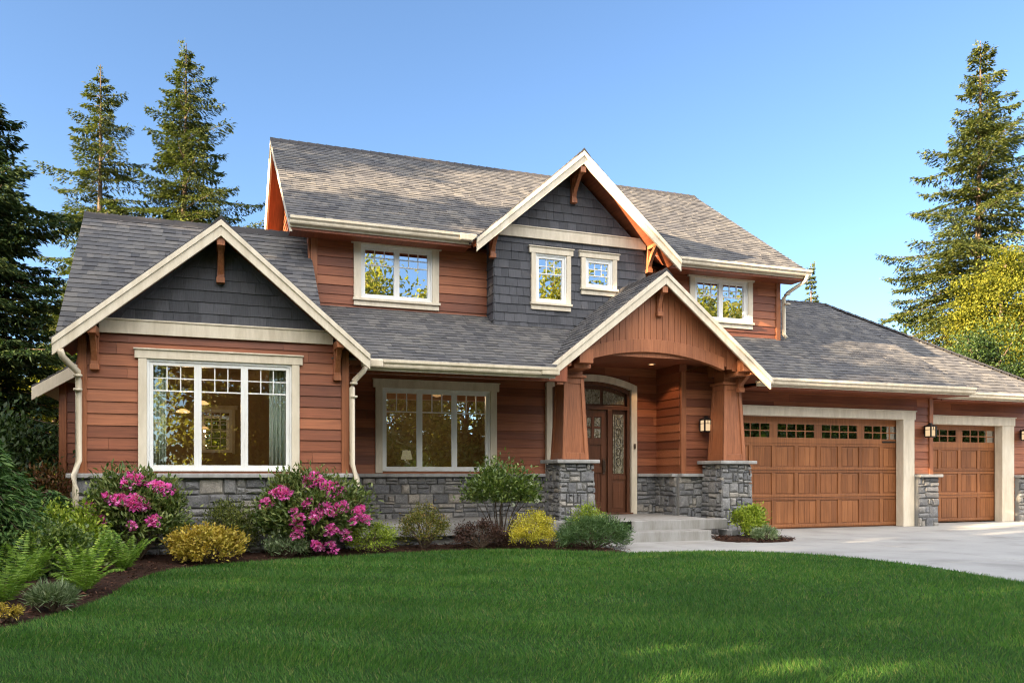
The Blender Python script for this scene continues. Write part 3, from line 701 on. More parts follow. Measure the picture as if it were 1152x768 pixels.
# --- windows
def muntins(mb, fr, a, b, c_, d, cols, rows, n0, n1, w_=.016):
    for i in range(1, cols): u = a + (b - a) * i / cols; fbox(mb, fr, u - w_ / 2, u + w_ / 2, c_, d, n0, n1)
    for j in range(1, rows): v_ = c_ + (d - c_) * j / rows; fbox(mb, fr, a, b, v_ - w_ / 2, v_ + w_ / 2, n0 + .001, n1 + .001)
def window(fr, op, nsash, cols, rows, gridfrac, cas=.11, head=.13, sill=True, frame=.05, headover=.045, casmat='cream_trim', sillmat='cream_trim', glass='window_glass'):
    u0, u1, v0, v1 = op; mb = MB()
    fbox(mb, fr, u0 - cas, u0, v0 - (.0 if sill else .03), v1, .0, .055); fbox(mb, fr, u1, u1 + cas, v0 - (.0 if sill else .03), v1, .0, .055)
    fbox(mb, fr, u0 - cas - headover, u1 + cas + headover, v1, v1 + head, .0, .062); fbox(mb, fr, u0 - cas - headover - .015, u1 + cas + headover + .015, v1 + head, v1 + head + .022, .0, .085)
    wroot = part(mb, 'window', casmat, None, .005)
    if sill:
        sb = MB(); fbox(sb, fr, u0 - cas - .02, u1 + cas + .02, v0 - .045, v0, .0, .09); fbox(sb, fr, u0 - cas, u1 + cas, v0 - .135, v0 - .045, .0, .05); part(sb, 'sill', sillmat, wroot, .005)
    fb = MB(); fbox(fb, fr, u0, u1, v1 - .035, v1, -.07, .03); fbox(fb, fr, u0, u1, v0, v0 + .035, -.07, .03); fbox(fb, fr, u0, u0 + .03, v0 + .035, v1 - .035, -.07, .03); fbox(fb, fr, u1 - .03, u1, v0 + .035, v1 - .035, -.07, .03)
    part(fb, 'frame', 'white_frame', wroot, .004)
    wid = (u1 - u0 - .06) / nsash
    for k in range(nsash):
        a = u0 + .03 + wid * k; b = a + wid; c_, d = v0 + .035, v1 - .035
        sh = MB(); fbox(sh, fr, a, a + frame, c_, d, -.055, .012); fbox(sh, fr, b - frame, b, c_, d, -.055, .012); fbox(sh, fr, a + frame, b - frame, c_, c_ + frame, -.055, .012); fbox(sh, fr, a + frame, b - frame, d - frame, d, -.055, .012)
        ga_, gb_, gd__ = a + frame, b - frame, d - frame; gc_ = gd__ - (d - c_) * gridfrac
        if gridfrac > 0:
            fbox(sh, fr, ga_, gb_, gc_ - .010, gc_ + .010, -.038, -.008); muntins(sh, fr, ga_, gb_, gc_, gd__, cols, rows, -.036, -.010)
        part(sh, 'sash', 'white_frame', wroot, .003)
        pb = MB(); pb.add([fr(ga_ - .005, c_ + frame - .005, -.024), fr(gb_ + .005, c_ + frame - .005, -.024), fr(gb_ + .005, gd__ + .005, -.024), fr(ga_ - .005, gd__ + .005, -.024)], [(0, 1, 2, 3)])
        part(pb, 'pane', glass, wroot)
    return wroot
window(Fw, WW, 3, 3, 2, .235, sill=False, cas=.11, head=.12, glass='clear_window_glass')
window(Fm, MW, 3, 3, 1, .235, sill=False, cas=.13, head=.14)
window(Fm, UL, 2, 3, 2, .30, cas=.13, head=.09)
window(Fm, UR, 2, 3, 2, .33, cas=.12, head=.09)
window(Fg, G1, 1, 3, 2, .33, cas=.09, head=.11)
window(Fg, G2, 1, 3, 2, .48, cas=.09, head=.10)

# --- entry: arched casing, door, sidelights, transom
Fd = front(14.8)
def arch(mb, fr, u0, u1, v_s, rise, th, n0, n1, n=16):
    for i in range(n):
        p = []
        for a in (i / n, (i + 1) / n):
            u = u0 + (u1 - u0) * a; v_ = v_s + rise * (1 - (2 * a - 1) ** 2); p.append((u, v_))
        (ua, va), (ub, vb) = p
        mb.hexa([fr(ub, vb, n0), fr(ua, va, n0), fr(ua, va, n1), fr(ub, vb, n1), fr(ub, vb + th, n0), fr(ua, va + th, n0), fr(ua, va + th, n1), fr(ub, vb + th, n1)])
mb = MB(); fbox(mb, Fd, 6.16, 6.28, .34, 2.84, 0, .10); fbox(mb, Fd, 8.02, 8.15, .34, 2.84, 0, .10); arch(mb, Fd, 6.16, 8.15, 2.80, .20, .13, .0, .102)
dr = part(mb, 'door_casing', 'cream_trim', None, .004)
mb = MB(); fbox(mb, Fd, 6.28, 8.02, 2.44, 2.52, -.10, .03); arch(mb, Fd, 6.28, 8.02, 2.74, .19, .10, -.10, .03)
for a, b in ((6.28, 6.34), (6.60, 6.70), (7.52, 7.62), (7.96, 8.02)): fbox(mb, Fd, a, b, .36, 2.44, -.10, .031)
for a, b in ((6.28, 6.34), (7.96, 8.02)): fbox(mb, Fd, a, b, 2.52, 2.84, -.10, .031)
fbox(mb, Fd, 6.24, 8.06, .34, .375, -.10, .11); part(mb, 'door_frame', 'entry_wood', dr, .005)
# transom and backing
mb = MB(); fbox(mb, Fd, 6.34, 7.96, 2.52, 2.95, -.09, -.06); part(mb, 'transom', 'entry_wood', dr)
mb = MB()
for a, b in ((6.38, 6.85), (6.92, 7.38), (7.45, 7.92)):
    pts = []; 
    top = lambda u: 2.68 + .17 * (1 - ((u - 7.15) / .85) ** 2)
    us = [a + (b - a) * i / 6 for i in range(7)]
    mb.prism([Fd(a, 2.56, -.055), Fd(b, 2.56, -.055)] + [Fd(u, top(u), -.055) for u in us[::-1]], Fd.N * .012)
part(mb, 'transom_glass', 'leaded_glass', dr)
for a, b in ((6.34, 6.60), (7.62, 7.96)):
    mb = MB(); fbox(mb, Fd, a, b, .375, 2.44, -.09, -.05); fbox(mb, Fd, a, b, 1.04, 1.12, -.05, -.03); fbox(mb, Fd, a + .05, b - .05, .46, .98, -.05, -.04); sd = part(mb, 'sidelight', 'entry_wood', dr, .004)
for a, b in ((6.38, 6.56), (7.67, 7.91)):
    mb = MB(); fbox(mb, Fd, a, b, 1.16, 2.36, -.05, -.035); part(mb, 'sidelight_glass', 'leaded_glass', dr)
    lb = MB(); cu = (a + b) / 2
    for kk in range(5):
        z = 1.4 + kk * .2; lb.tube([Fd(cu + .05 * math.cos(q) , z + .08 * math.sin(q), -.03) for q in np.linspace(0, 6.283, 13)], .006, 5, cap=False)
    fbox(lb, Fd, a + .03, a + .037, 1.18, 2.34, -.035, -.028); fbox(lb, Fd, b - .037, b - .03, 1.18, 2.34, -.035, -.028); part(lb, 'leading', 'black_metal', dr)
mb = MB(); fbox(mb, Fd, 6.70, 7.52, .38, 2.43, -.085, -.045)
for a, b, c_, d in ((6.70, 6.82, .38, 2.43), (7.40, 7.52, .38, 2.43), (6.82, 7.40, .38, .58), (6.82, 7.40, 1.18, 1.30), (6.82, 7.40, 1.74, 1.86), (6.82, 7.40, 2.30, 2.43), (7.07, 7.15, .58, 1.18), (7.02, 7.08, 1.86, 2.30), (7.18, 7.24, 1.86, 2.30)): fbox(mb, Fd, a, b, c_, d, -.045, -.022)
for a in (6.93, 6.98, 7.28, 7.33): fbox(mb, Fd, a - .004, a + .004, .58, 1.18, -.045, -.040)
fbox(mb, Fd, 6.82, 7.40, 2.07, 2.10, -.045, -.026)
fd = part(mb, 'front_door', 'entry_wood', None, .004)
for a, b in ((6.84, 7.01), (7.09, 7.17), (7.25, 7.39)):
    mb = MB(); fbox(mb, Fd, a, b, 1.88, 2.06, -.044, -.038); fbox(mb, Fd, a, b, 2.11, 2.28, -.044, -.038); part(mb, 'door_glass', 'leaded_glass', fd)
mb = MB(); mb.box(7.42, 7.47, 14.79, 14.815, 1.15, 1.45); mb.tube([(7.445, 14.80, 1.4), (7.445, 14.74, 1.4), (7.445, 14.74, 1.2), (7.445, 14.80, 1.2)], .012, 8); part(mb, 'handle', 'bronze', fd)
mb = MB(); mb.box(8.07, 8.10, 14.665, 14.70, 1.66, 1.76); part(mb, 'doorbell', 'bronze')

# --- porch columns
def column(cx, cy, s=1.0, hb=1.34):
    """tapered cedar shaft on a battered stone base"""
    def tap(mb, w0, w1, z0, z1): mb.hexa([(cx - w0, cy - w0, z0), (cx + w0, cy - w0, z0), (cx + w0, cy + w0, z0), (cx - w0, cy + w0, z0), (cx - w1, cy - w1, z1), (cx + w1, cy - w1, z1), (cx + w1, cy + w1, z1), (cx - w1, cy + w1, z1)])
    z0, z1 = hb + .07, 2.86; mb = MB(); W0, W1 = .265, .195
    tap(mb, W0 - .02, W1 - .02, z0, z1)
    wz = lambda z: W0 + (W1 - W0) * (z - z0) / (z1 - z0)
    for sx, sy in ((0, -1), (-1, 0), (1, 0), (0, 1)):
        def P(u, z, n):
            ww = wz(z) - .02 + n
            return (cx + u, cy + sy * ww, z) if sx == 0 else (cx + sx * ww, cy + u, z)
        fl = 1 if (sy == -1 or sx == 1) else -1
        def bar(a0, b0, a1, b1, za, zb, n=.02):
            mb.hexa([P(a0, za, 0), P(b0, za, 0), P(b0, za, n), P(a0, za, n), P(a1, zb, 0), P(b1, zb, 0), P(b1, zb, n), P(a1, zb, n)])
        for sg in (-1, 1):
            A = sorted((sg * wz(z0), sg * (wz(z0) - .085))); B = sorted((sg * wz(z1), sg * (wz(z1) - .07)))
            bar(A[0], A[1], B[0], B[1], z0, z1)
        bar(-wz(z0) + .085, wz(z0) - .085, -wz(z0 + .12) + .085, wz(z0 + .12) - .085, z0, z0 + .12, .019)
        bar(-wz(z1 - .1) + .072, wz(z1 - .1) - .072, -wz(z1) + .07, wz(z1) - .07, z1 - .1, z1, .019)
    tap(mb, W1 + .035, W1 + .035, z1, z1 + .05); tap(mb, W1 - .02, W1 - .02, z1 + .05, 3.12)
    col = part(mb, 'porch_column', 'cedar_trim', None, .005)
    b0, b1 = .38, .345
    mb = MB(); tap(mb, b0 - .05, b1 - .05, -.05, hb); sb = part(mb, 'stone_base', 'mortar', col)
    st = MB()
    for q, (sx, sy) in enumerate(((0, -1), (-1, 0), (1, 0), (0, 1))):
        U = Vector((-sy, sx, 0)) if True else None
        U = Vector((1, 0, 0)) if sy == -1 else Vector((0, -1, 0)) if sx == -1 else Vector((0, 1, 0)) if sx == 1 else Vector((-1, 0, 0))
        Nn = Vector((sx, sy, 0))
        def P(u, v, n):
            wv = b0 + (b1 - b0) * (v + .05) / (hb + .05)
            return Vector((cx, cy, v)) + U * (u * wv / b0) + Nn * (wv - .05 + n)
        stones(st, P, -b0 + .01, b0 - .01, -.05, hb - .005, int(cx * 100) + q, (.15, .28), (.10, .29), .012, (.025, .05))
    part(st, 'stone_facing', 'ledge_stone', col)
    mb = MB(); tap(mb, .41, .41, hb, hb + .065); part(mb, 'stone_cap', 'cap_stone', col, .014)
column(6.08, 13.45); column(9.42, 13.45)

# --- entry gable infill: arch beam, vertical boards, beams
Fp = front(12.98)
mb = MB(); u = 5.95
rnd = random.Random(4)
archz = lambda u: 3.08 + .26 * (1 - ((u - 7.5) / 1.5) ** 2)
while u < 9.28:
    a, b = u + .003, min(u + .125, 9.28) - .003
    zt = lambda q: 4.76 - abs(q - 7.61) * .795 - .11
    z0 = min(archz(a), archz(b)) + .1
    if zt(a) > z0 + .02 and zt(b) > z0 + .02:
        mb.hexa([Fp(a, z0, .03), Fp(b, z0, .03), Fp(b, z0, -.03), Fp(a, z0, -.03), Fp(a, zt(a), .03), Fp(b, zt(b), .03), Fp(b, zt(b), -.03), Fp(a, zt(a), -.03)])
    u += .125
mb.prism([Fp(5.75, 3.25, .0), Fp(9.45, 3.25, 0), Fp(7.61, 4.66, 0)], (0, .02, 0))
part(mb, 'gable_boarding', 'cedar_trim', pl, .003)
mb = MB(); arch(mb, Fp, 6.0, 9.0, 3.08, .26, .23, -.06, .06, 22); part(mb, 'arch_beam', 'cedar_trim', None, .004)
for cx in (6.08, 9.42):
    mb = MB(); mb.box(cx - .13, cx + .13, 12.74, 14.74, 3.06, 3.30); mb.box(cx - .16, cx + .16, 12.90, 13.62, 2.99, 3.06); part(mb, 'porch_beam', 'cedar_trim', None, .006)
bracket(9.52, 13.2, 3.0, .45, pr_, .26, .11); bracket(5.74, 13.2, 3.0, .45, pl, .26, .11)

# --- garage doors
def garage_door(u0, u1, Yd, ncol, nwin, ptop, rows, wz, seed):
    fr = front(Yd); mb = MB(); fbox(mb, fr, u0, u1, .01, ptop, -.05, 0)
    pit = (u1 - u0) / nwin; st = .10
    wins = [(u0 + pit * k + st, u0 + pit * (k + 1) - st) for k in range(nwin)]
    zt, zb = wz
    # rails and stiles (proud), panels left recessed with vertical boards
    fbox(mb, fr, u0, u1, zt, ptop, 0, .02); fbox(mb, fr, u0, u1, rows[0], zb, 0, .02)
    for k in range(nwin + 1):
        a = u0 if k == 0 else wins[k - 1][1]; b = u1 if k == nwin else wins[k][0]
        fbox(mb, fr, a, b, zb, zt, 0, .0202)
    pc = (u1 - u0) / ncol
    for j in range(len(rows) - 1):
        top, bot = rows[j] - .005, rows[j + 1] + .005
        fbox(mb, fr, u0, u1, top - .055, top, 0, .02); fbox(mb, fr, u0, u1, bot, bot + .055, 0, .02)
        for k in range(ncol + 1):
            a = max(u0, u0 + pc * k - .045); b = min(u1, u0 + pc * k + .045); fbox(mb, fr, a, b, bot + .055, top - .055, 0, .0201)
        for k in range(ncol):
            a = u0 + pc * k + .075; b = u0 + pc * (k + 1) - .075; m3 = 3
            for q in range(m3): fbox(mb, fr, a + (b - a) * q / m3 + .002, a + (b - a) * (q + 1) / m3 - .002, bot + .085, top - .085, 0, .008)
    d = part(mb, 'garage_door', 'cedar_door', None, .004)
    for a, b in wins:
        wb_ = MB(); muntins(wb_, fr, a, b, zb, zt, 4, 2, .004, .018, .022); part(wb_, 'muntin', 'cedar_door', d)
        pb = MB(); pb.add([fr(a, zb, .008), fr(b, zb, .008), fr(b, zt, .008), fr(a, zt, .008)], [(0, 1, 2, 3)]); part(pb, 'pane', 'garage_glass', d)
    return d
glassmat('garage_glass', .62, (.25, .25, .2))
g1 = garage_door(GD[0] + .01, 14.46, 14.1, 8, 4, 2.40, [1.80, 1.235, .66, .03], (2.20, 1.915), 1)
mb = MB(); fr = front(14.1); fbox(mb, fr, 13.9, 14.27, 1.84, 1.875, .03, .042); part(mb, 'strap_hinge', 'black_metal', g1)
garage_door(GS[0] + .01, GS[1] + .1, 14.7, 4, 2, 2.38, [1.78, 1.22, .65, .03], (2.20, 1.915), 2)
def garage_casing(fr, op, depth, wl_, wr_, head, outer):
    u0, u1, _, v1 = op; mb = MB()
    fbox(mb, fr, u0 - wl_, u0 + .015, 0.0, v1 - .015, -depth, .05); fbox(mb, fr, u1 - .015, u1 + wr_, 0, v1 - .015, -depth, .05); fbox(mb, fr, u0 - wl_ - .03, u1 + wr_ + .03, v1 - .015, v1 + head, -depth, .058); fbox(mb, fr, u0 - wl_ - .05, u1 + wr_ + .05, v1 + head, v1 + head + .025, .0, .08)
    part(mb, 'garage_casing', 'cream_trim', None, .005)
garage_casing(Fa, GD, .16, .2, .30, .16, 0); garage_casing(Fb, GS, .16, .2, .38, .17, 0)

# ------------------------------------------------------------------ lamps
def lantern(x, Y, z, label):
    t_ = tag(empty('wall_lantern', (x, Y, z)), label, 'wall lamp', 'black lanterns on the garage and porch walls')
    mb = MB(); mb.box(-.055, .055, -.03, .0, -.06, .14); mb.tube([(0, -.02, .08), (0, -.07, .14), (0, -.11, .16), (0, -.13, .13)], .011, 8); mb.build('bracket', M['black_metal'], t_, .004)
    mb = MB(); mb.hexa([(-.075, -.205, -.13), (.075, -.205, -.13), (.075, -.055, -.13), (-.075, -.055, -.13), (-.085, -.215, -.105), (.085, -.215, -.105), (.085, -.045, -.105), (-.085, -.045, -.105)])
    mb.hexa([(-.11, -.24, .10), (.11, -.24, .10), (.11, -.02, .10), (-.11, -.02, .10), (-.035, -.165, .16), (.035, -.165, .16), (.035, -.095, .16), (-.035, -.095, .16)])
    mb.box(-.03, .03, -.16, -.10, .16, .185)
    for sx in (-1, 1):
        for yy in (-.21, -.05): mb.box(sx * .073 - .014, sx * .073 + .014, yy - .012, yy + .012, -.11, .10)
    for sx in (-1, 1): mb.box(sx * .078 - .006, sx * .078 + .006, -.205, -.055, .03, .042)
    mb.box(-.075, .075, -.214, -.204, .03, .042); mb.box(-.006, .006, -.214, -.204, .04, .1)
    mb.build('housing', M['black_metal'], t_, .003)
    mb = MB(); mb.box(-.07, .07, -.2, -.06, -.104, .099); mb.build('glass', M['lantern_pane'], t_)
    return t_
lantern(9.13, 13.86, 2.10, 'black wall lantern beside the right stone porch pillar, under the entry gable')
lantern(14.93, 13.86, 2.09, 'black wall lantern between the wide and the narrow garage doors')
lantern(18.66, 14.46, 2.09, 'black wall lantern at the picture edge right of the narrow garage door')
o = MB().lathe([(.075, 0), (.075, -.012), (.055, -.014), (.05, -.004)], (8.1, 14.04, 3.299), 24).build('porch_downlight', M['gutter_cream'])
tag(o, 'small round recessed lamp glowing in the porch ceiling', 'ceiling light')
MB().lathe([(.05, 0), (.04, -.006)], (8.1, 14.04, 3.2945), 20).build('lens', M['downlight_lens'], o)
pl_ = bpy.data.lights.new('downlight', 'SPOT'); pl_.energy = 4; pl_.color = (1, .6, .32); pl_.spot_size = R(110); pl_.shadow_soft_size = .05
lo = bpy.data.objects.new('downlight', pl_); COL.objects.link(lo); lo.location = (8.1, 14.04, 3.26); lo.parent = None
lo.parent = o
# pendants in the dining room
def pendant(x, y, z, label):
    t_ = tag(empty('pendant_lamp', (x, y, z)), label, 'pendant lamp', 'amber pendants inside the dining room')
    MB().lathe([(.02, .05), (.05, .045), (.10, .015), (.115, 0), (.10, -.012), (.02, -.016)], (0, 0, 0), 24).build('lamp_shade', M['shade_glow'], t_, smooth=True)
    MB().tube([(0, 0, .1), (0, 0, .62)], .006, 6).build('cord', M['black_metal'], t_); bulb(t_, -.06, 3.2)
def bulb(parent, z, watts):
    L = bpy.data.lights.new('bulb', 'POINT'); L.energy = watts; L.color = (1, .68, .38); L.shadow_soft_size = .03
    lo = bpy.data.objects.new('bulb', L); COL.objects.link(lo); lo.location = (0, 0, z); lo.parent = parent
pendant(-.12, 14.3, 2.30, 'amber glass pendant lamp, the right and higher one seen in the left wing window')
pendant(-.42, 14.9, 2.20, 'amber glass pendant lamp, the left and lower one seen in the left wing window')
# dining room shell: back wall with a rear window, ceiling
mb = MB(); slab(mb, front(18.2), -1.54, 1.68, 0, 2.95, .15, [(-.2, .45, 1.6, 2.5)]); mb.box(-1.54, 1.9, 12.66, 18.2, 2.85, 2.89); mb.box(1.70, 1.82, 12.66, 18.2, 0, 2.85); mb.box(-1.54, -1.50, 12.66, 18.2, 0, 2.85); part(mb, 'interior_wall', 'interior_tan')
window(front(18.2), (-.2, .45, 1.6, 2.5), 1, 3, 4, .85, cas=.06, head=.06, sill=False, frame=.03)
mb = MB(); mb.box(2.0, 5.95, 18.4, 18.5, 0, 3.6); mb.box(5.95, 6.05, 15.0, 18.4, 0, 3.6); mb.box(1.98, 2.05, 15.0, 18.4, 0, 3.6); part(mb, 'interior_wall', 'interior_tan')
tb = tag(empty('dining_table', (.1, 14.9, 0)), 'dark wooden dining table dimly seen through the left wing window', 'table')
MB().box(-.75, .75, -.5, .5, .88, .93).build('tabletop', M['dark_furniture'], tb, .01)
for sx in (-.65, .65):
    for sy in (-.4, .4): MB().box(sx - .04, sx + .04, sy - .04, sy + .04, 0, .88).build('leg', M['dark_furniture'], tb)
sbd = tag(empty('sideboard', (.5, 17.6, 0)), 'dark wooden sideboard below the rear window of the dining room', 'sideboard')
MB().box(-.9, .9, -.25, .25, .1, 1.3).build('cabinet', M['dark_furniture'], sbd, .01)
for sx in (-.8, .8): MB().box(sx - .04, sx + .04, -.2, .2, 0, .1).build('leg', M['dark_furniture'], sbd)
tl = tag(empty('table_lamp', (3.82, 16.6, 0)), 'cream shaded table lamp glowing behind the wide veranda window', 'lamp')
MB().lathe([(.09, 1.0), (.10, 1.02), (.03, 1.05), (.05, 1.2), (.07, 1.32), (.03, 1.45)], (0, 0, 0), 20).build('lamp_base', M['gutter_cream'], tl, smooth=True)
MB().lathe([(.12, 1.45), (.08, 1.64), (.07, 1.64), (.11, 1.45)], (0, 0, 0), 24).build('lamp_shade', M['cream_shade'], tl, smooth=True)
st_ = tag(empty('side_table', (3.82, 16.6, 0)), 'dark side table that carries the lamp behind the veranda window', 'table')
MB().box(-.3, .3, -.25, .25, .95, 1.0).build('tabletop', M['dark_furniture'], st_)
for sx in (-.25, .25):
    for sy in (-.2, .2): MB().box(sx - .025, sx + .025, sy - .025, sy + .025, 0, .95).build('leg', M['dark_furniture'], st_)
clp = tag(empty('ceiling_lamp', (4.47, 16.6, 2.86)), 'amber glass ceiling lamp glowing high behind the wide veranda window', 'ceiling light')
MB().lathe([(.03, -.10), (.11, -.075), (.15, -.02), (.15, 0)], (0, 0, 0), 24).build('lamp_shade', M['shade_glow'], clp, smooth=True)
MB().lathe([(.17, 0), (.17, .02), (.05, .03), (.03, .5), (.06, .72)], (0, 0, 0), 20).build('canopy', M['bronze'], clp); bulb(clp, -.15, 5.5)
def curtain(u0, u1, Y, z0, z1, label, seed):
    rnd = random.Random(seed); n = 48; V = []; F = []
    for i in range(n + 1):
        a = i / n
        for z in (z0, (z0 + z1) / 2, z1):
            V.append((u0 + (u1 - u0) * a, Y + .035 * math.sin(a * 30 + rnd.random() * .2) + .01 * math.sin(a * 71), z))
    for i in range(n):
        for j in range(2): F.append((i * 3 + j, i * 3 + 3 + j, i * 3 + 4 + j, i * 3 + 1 + j))
    mb = MB(); mb.add(V, F); o = mb.build('curtain', M['curtain_cloth'], smooth=True); tag(o, label, 'curtain', 'sage green curtains of the dining room')
    s_ = o.modifiers.new('thickness', 'SOLIDIFY'); s_.thickness = .004
curtain(-.80, -.58, 12.72, 1.05, 2.80, 'pale sage curtain hanging in the left pane of the wing window', 1)
curtain(.84, 1.12, 12.72, 1.05, 2.80, 'pale sage curtain hanging in the right pane of the wing window', 2)

# ------------------------------------------------------------------ vegetation
def unit(v): return v / np.maximum(np.linalg.norm(v, axis=1, keepdims=True), 1e-9)
def leaves(C, D, Nn, L, W, fold=.18):
    """diamond leaves: base C, axis D, normal Nn"""
    D = unit(D); S = unit(np.cross(D, Nn)); Nn = np.cross(S, D)
    L = np.asarray(L)[:, None]; W = np.asarray(W)[:, None]
    b = C; tip = C + D * L - Nn * L * .08; ml = C + D * L * .5 + S * W * .5 + Nn * W * fold; mr_ = C + D * L * .5 - S * W * .5 + Nn * W * fold
    V = np.stack([b, mr_, tip, ml], 1).reshape(-1, 3); n = len(C); i = np.arange(n)[:, None] * 4
    F = np.concatenate([i + np.array([[0, 1, 2]]), i + np.array([[0, 2, 3]])], 0)
    return V, F
def join(parts):
    Vs, Fs, o = [], [], 0
    for V, F in parts: Vs.append(V); Fs.append(F + o); o += len(V)
    return np.concatenate(Vs), np.concatenate(Fs)

def bush_arrays(rx, ry, rz, n, L, W, clumps=60, rng=None, low=.08, spread=.17, up=.5, shell=.62):
    """leaves gathered in clumps near the surface of a lumpy dome standing on z=0"""
    rng = rng or RNG
    d = unit(rng.normal(size=(clumps * 3, 3))); d = d[d[:, 2] > -.45][:clumps]
    rad = rng.uniform(shell, 1.02, len(d)) * (1 + .10 * np.sin(5 * d[:, 0] + 3 * d[:, 1] + rng.random() * 6))
    cc = d * rad[:, None] * [rx, ry, rz * .56] + [0, 0, rz * .47]
    k = rng.integers(0, len(d), n); s_ = spread * (rx + ry + rz) / 3
    C = cc[k] + rng.normal(size=(n, 3)) * s_ * np.array([1, 1, .8])
    C[:, 2] = np.abs(C[:, 2] - low * rz * .3) + low * rz * .3
    out = unit(C - [0, 0, rz * .35]); D = unit(out * .8 + rng.normal(size=(n, 3)) * .7 + [0, 0, up]); Nn = unit(rng.normal(size=(n, 3)) * .6 + [0, 0, 1] + out * .4)
    return leaves(C, D, Nn, L * rng.uniform(.6, 1.3, n), W * rng.uniform(.7, 1.25, n)), cc
def stems(cc, rng, r=.012, n=26, z0=.0):
    mb = MB()
    for i in rng.permutation(len(cc))[:n]:
        e = cc[i] * .93; b = np.array([e[0] * .12, e[1] * .12, z0]); m_ = b * .45 + e * .55 + rng.normal(0, .02, 3) - [e[0] * .12, e[1] * .12, 0]
        mb.tube([b, m_, e], r, 5, r * .35)
    return mb
def shrub(name, x, y, rx, ry, rz, n, L, W, mat, label, cat='shrub', clumps=60, seed=1, spread=.17, low=.08, z=.02, up=.5, shell=.62, group=None, sr=.012):
    rng = np.random.default_rng(seed)
    t_ = tag(empty(name, (x, y, z), rng.uniform(0, 6)), label, cat, group)
    (V, F), cc = bush_arrays(rx, ry, rz, n, L, W, clumps, rng, low, spread, up, shell)
    link('foliage', np_mesh('foliage', V, F), M[mat], t_)
    stems(cc, rng, sr).build('stem', M['bark'], t_)
    return t_, cc, rng
def flower_mesh(rng, r=.075, n=70, L=.05, W=.045):
    d = unit(rng.normal(size=(n, 3)) + [0, 0, .35]); C = d * r * rng.uniform(.35, 1, (n, 1))
    V, F = leaves(C, unit(d + rng.normal(size=(n, 3)) * .5), unit(rng.normal(size=(n, 3))), L * rng.uniform(.7, 1.2, n), W * rng.uniform(.8, 1.2, n), .3)
    return np_mesh('flower_cluster', V, F)
FM = [flower_mesh(np.random.default_rng(90 + i), r) for i, r in enumerate((.07, .085, .06))]
def rhododendron(x, y, rx, ry, rz, label, flowers, seed, n=9000):
    """flowers: (dx, dz) seen from the street, on the near side"""
    t_, cc, rng = shrub('rhododendron', x, y, rx, ry, rz, n, .085, .032, 'rhodo_leaf', label, 'rhododendron', 130, seed, .115, .1, group=None)
    t_.rotation_euler = (0, 0, 0)
    fx, fy = math.sin(R(20.3)), math.cos(R(20.3))
    dv = np.array([x, y]); dv = dv / np.hypot(*dv); rt = np.array([dv[1], -dv[0]])
    rx_ = random.Random(seed); flowers = flowers + [(dx + rx_.uniform(-.09, .09), dz + rx_.uniform(-.09, .05)) for dx, dz in flowers if rx_.random() < .55]
    for i, (dx, dz) in enumerate(flowers):
        dz *= .93; dx *= .94
        qx = dx / max(rx, ry); qz = (dz - rz * .47) / (rz * .56); k = 1 - qx * qx - qz * qz
        depth = math.sqrt(max(k, .02)) * ry * 1.0
        p = rt * dx - dv * depth
        o = link('flower_cluster', FM[i % 3], M['magenta_petal'], t_); o.location = (p[0], p[1], dz); s_ = rng.uniform(.75, 1.15); o.scale = (s_, s_, s_ * .85); o.rotation_euler = (rng.uniform(-.3, .6), rng.uniform(-.4, .4), rng.uniform(0, 6))
    return t_
rhododendron(-.93, 11.75, .62, .5, 1.10, 'pink flowering rhododendron against the stone base by the left downspout',
             [(-.04, 1.15), (.02, 1.12), (.26, 1.04), (.34, 1.05), (.42, .98), (-.34, .92), (-.16, .86), (.02, .88), (.05, .77), (.12, .80), (-.52, .77), (-.02, .52), (.24, .56), (-.4, .6)], 201)
rhododendron(1.34, 11.85, .72, .5, 1.12, 'fuller pink flowering rhododendron in front of the right downspout of the left wing',
             [(-.06, 1.14), (.02, 1.10), (.08, 1.16), (.16, 1.08), (.24, 1.02), (.32, 1.04), (.42, .96), (-.5, .93), (-.42, .98), (-.36, .9), (-.62, .78), (-.02, .82), (.22, .72), (.38, .70), (.48, .72), (.08, .62), (-.22, .66), (-.14, .58), (.66, .62), (.74, .56), (.60, .50), (.12, .14), (.3, .12), (-.16, .42), (.3, .4), (.5, .3), (.74, .68)], 202, 11000)
shrub('boxwood', .28, 12.02, .42, .30, .72, 3600, .055, .016, 'box_leaf', 'upright fine-leaved green shrub against the stone between the two rhododendrons', 'shrub', 60, 203)
shrub('golden_shrub', -.02, 11.2, .50, .34, .42, 5200, .05, .026, 'ochre_leaf', 'low spreading ochre-gold shrub at the lawn edge below the left wing window', 'shrub', 70, 204, .12)
shrub('silver_shrub', 1.02, 11.62, .30, .26, .30, 1600, .06, .018, 'hosta_leaf', 'small grey-green tufted plant at the foot of the right rhododendron', 'shrub', 40, 205, up=.9)
shrub('lime_shrub', 2.20, 11.86, .42, .32, .40, 4200, .032, .016, 'lime_leaf', 'low lime green mound at the lawn edge right of the pink rhododendron', 'shrub', 70, 206, .12)
shrub('variegated_shrub', 3.05, 12.08, .38, .32, .58, 3600, .036, .02, 'olive_leaf', 'rounded olive and bronze shrub in front of the veranda ledge', 'shrub', 60, 207, .13)
shrub('purple_shrub', 3.92, 11.98, .42, .30, .38, 3200, .034, .02, 'purple_leaf', 'low dark purple barberry between the bronze and the golden shrubs', 'shrub', 60, 208, .13)
t_, cc, rng = shrub('camellia', 4.34, 12.3, .62, .46, 1.05, 4600, .075, .034, 'camellia_leaf', 'tall open glossy green shrub with bare stems in front of the veranda window', 'shrub', 60, 209, .15, 1.6, shell=.55)
for ch in t_.children:
    if ch.name.startswith('foliage'): ch.location = (0, 0, .18)
    else: ch.scale = (1, 1, 1.12)
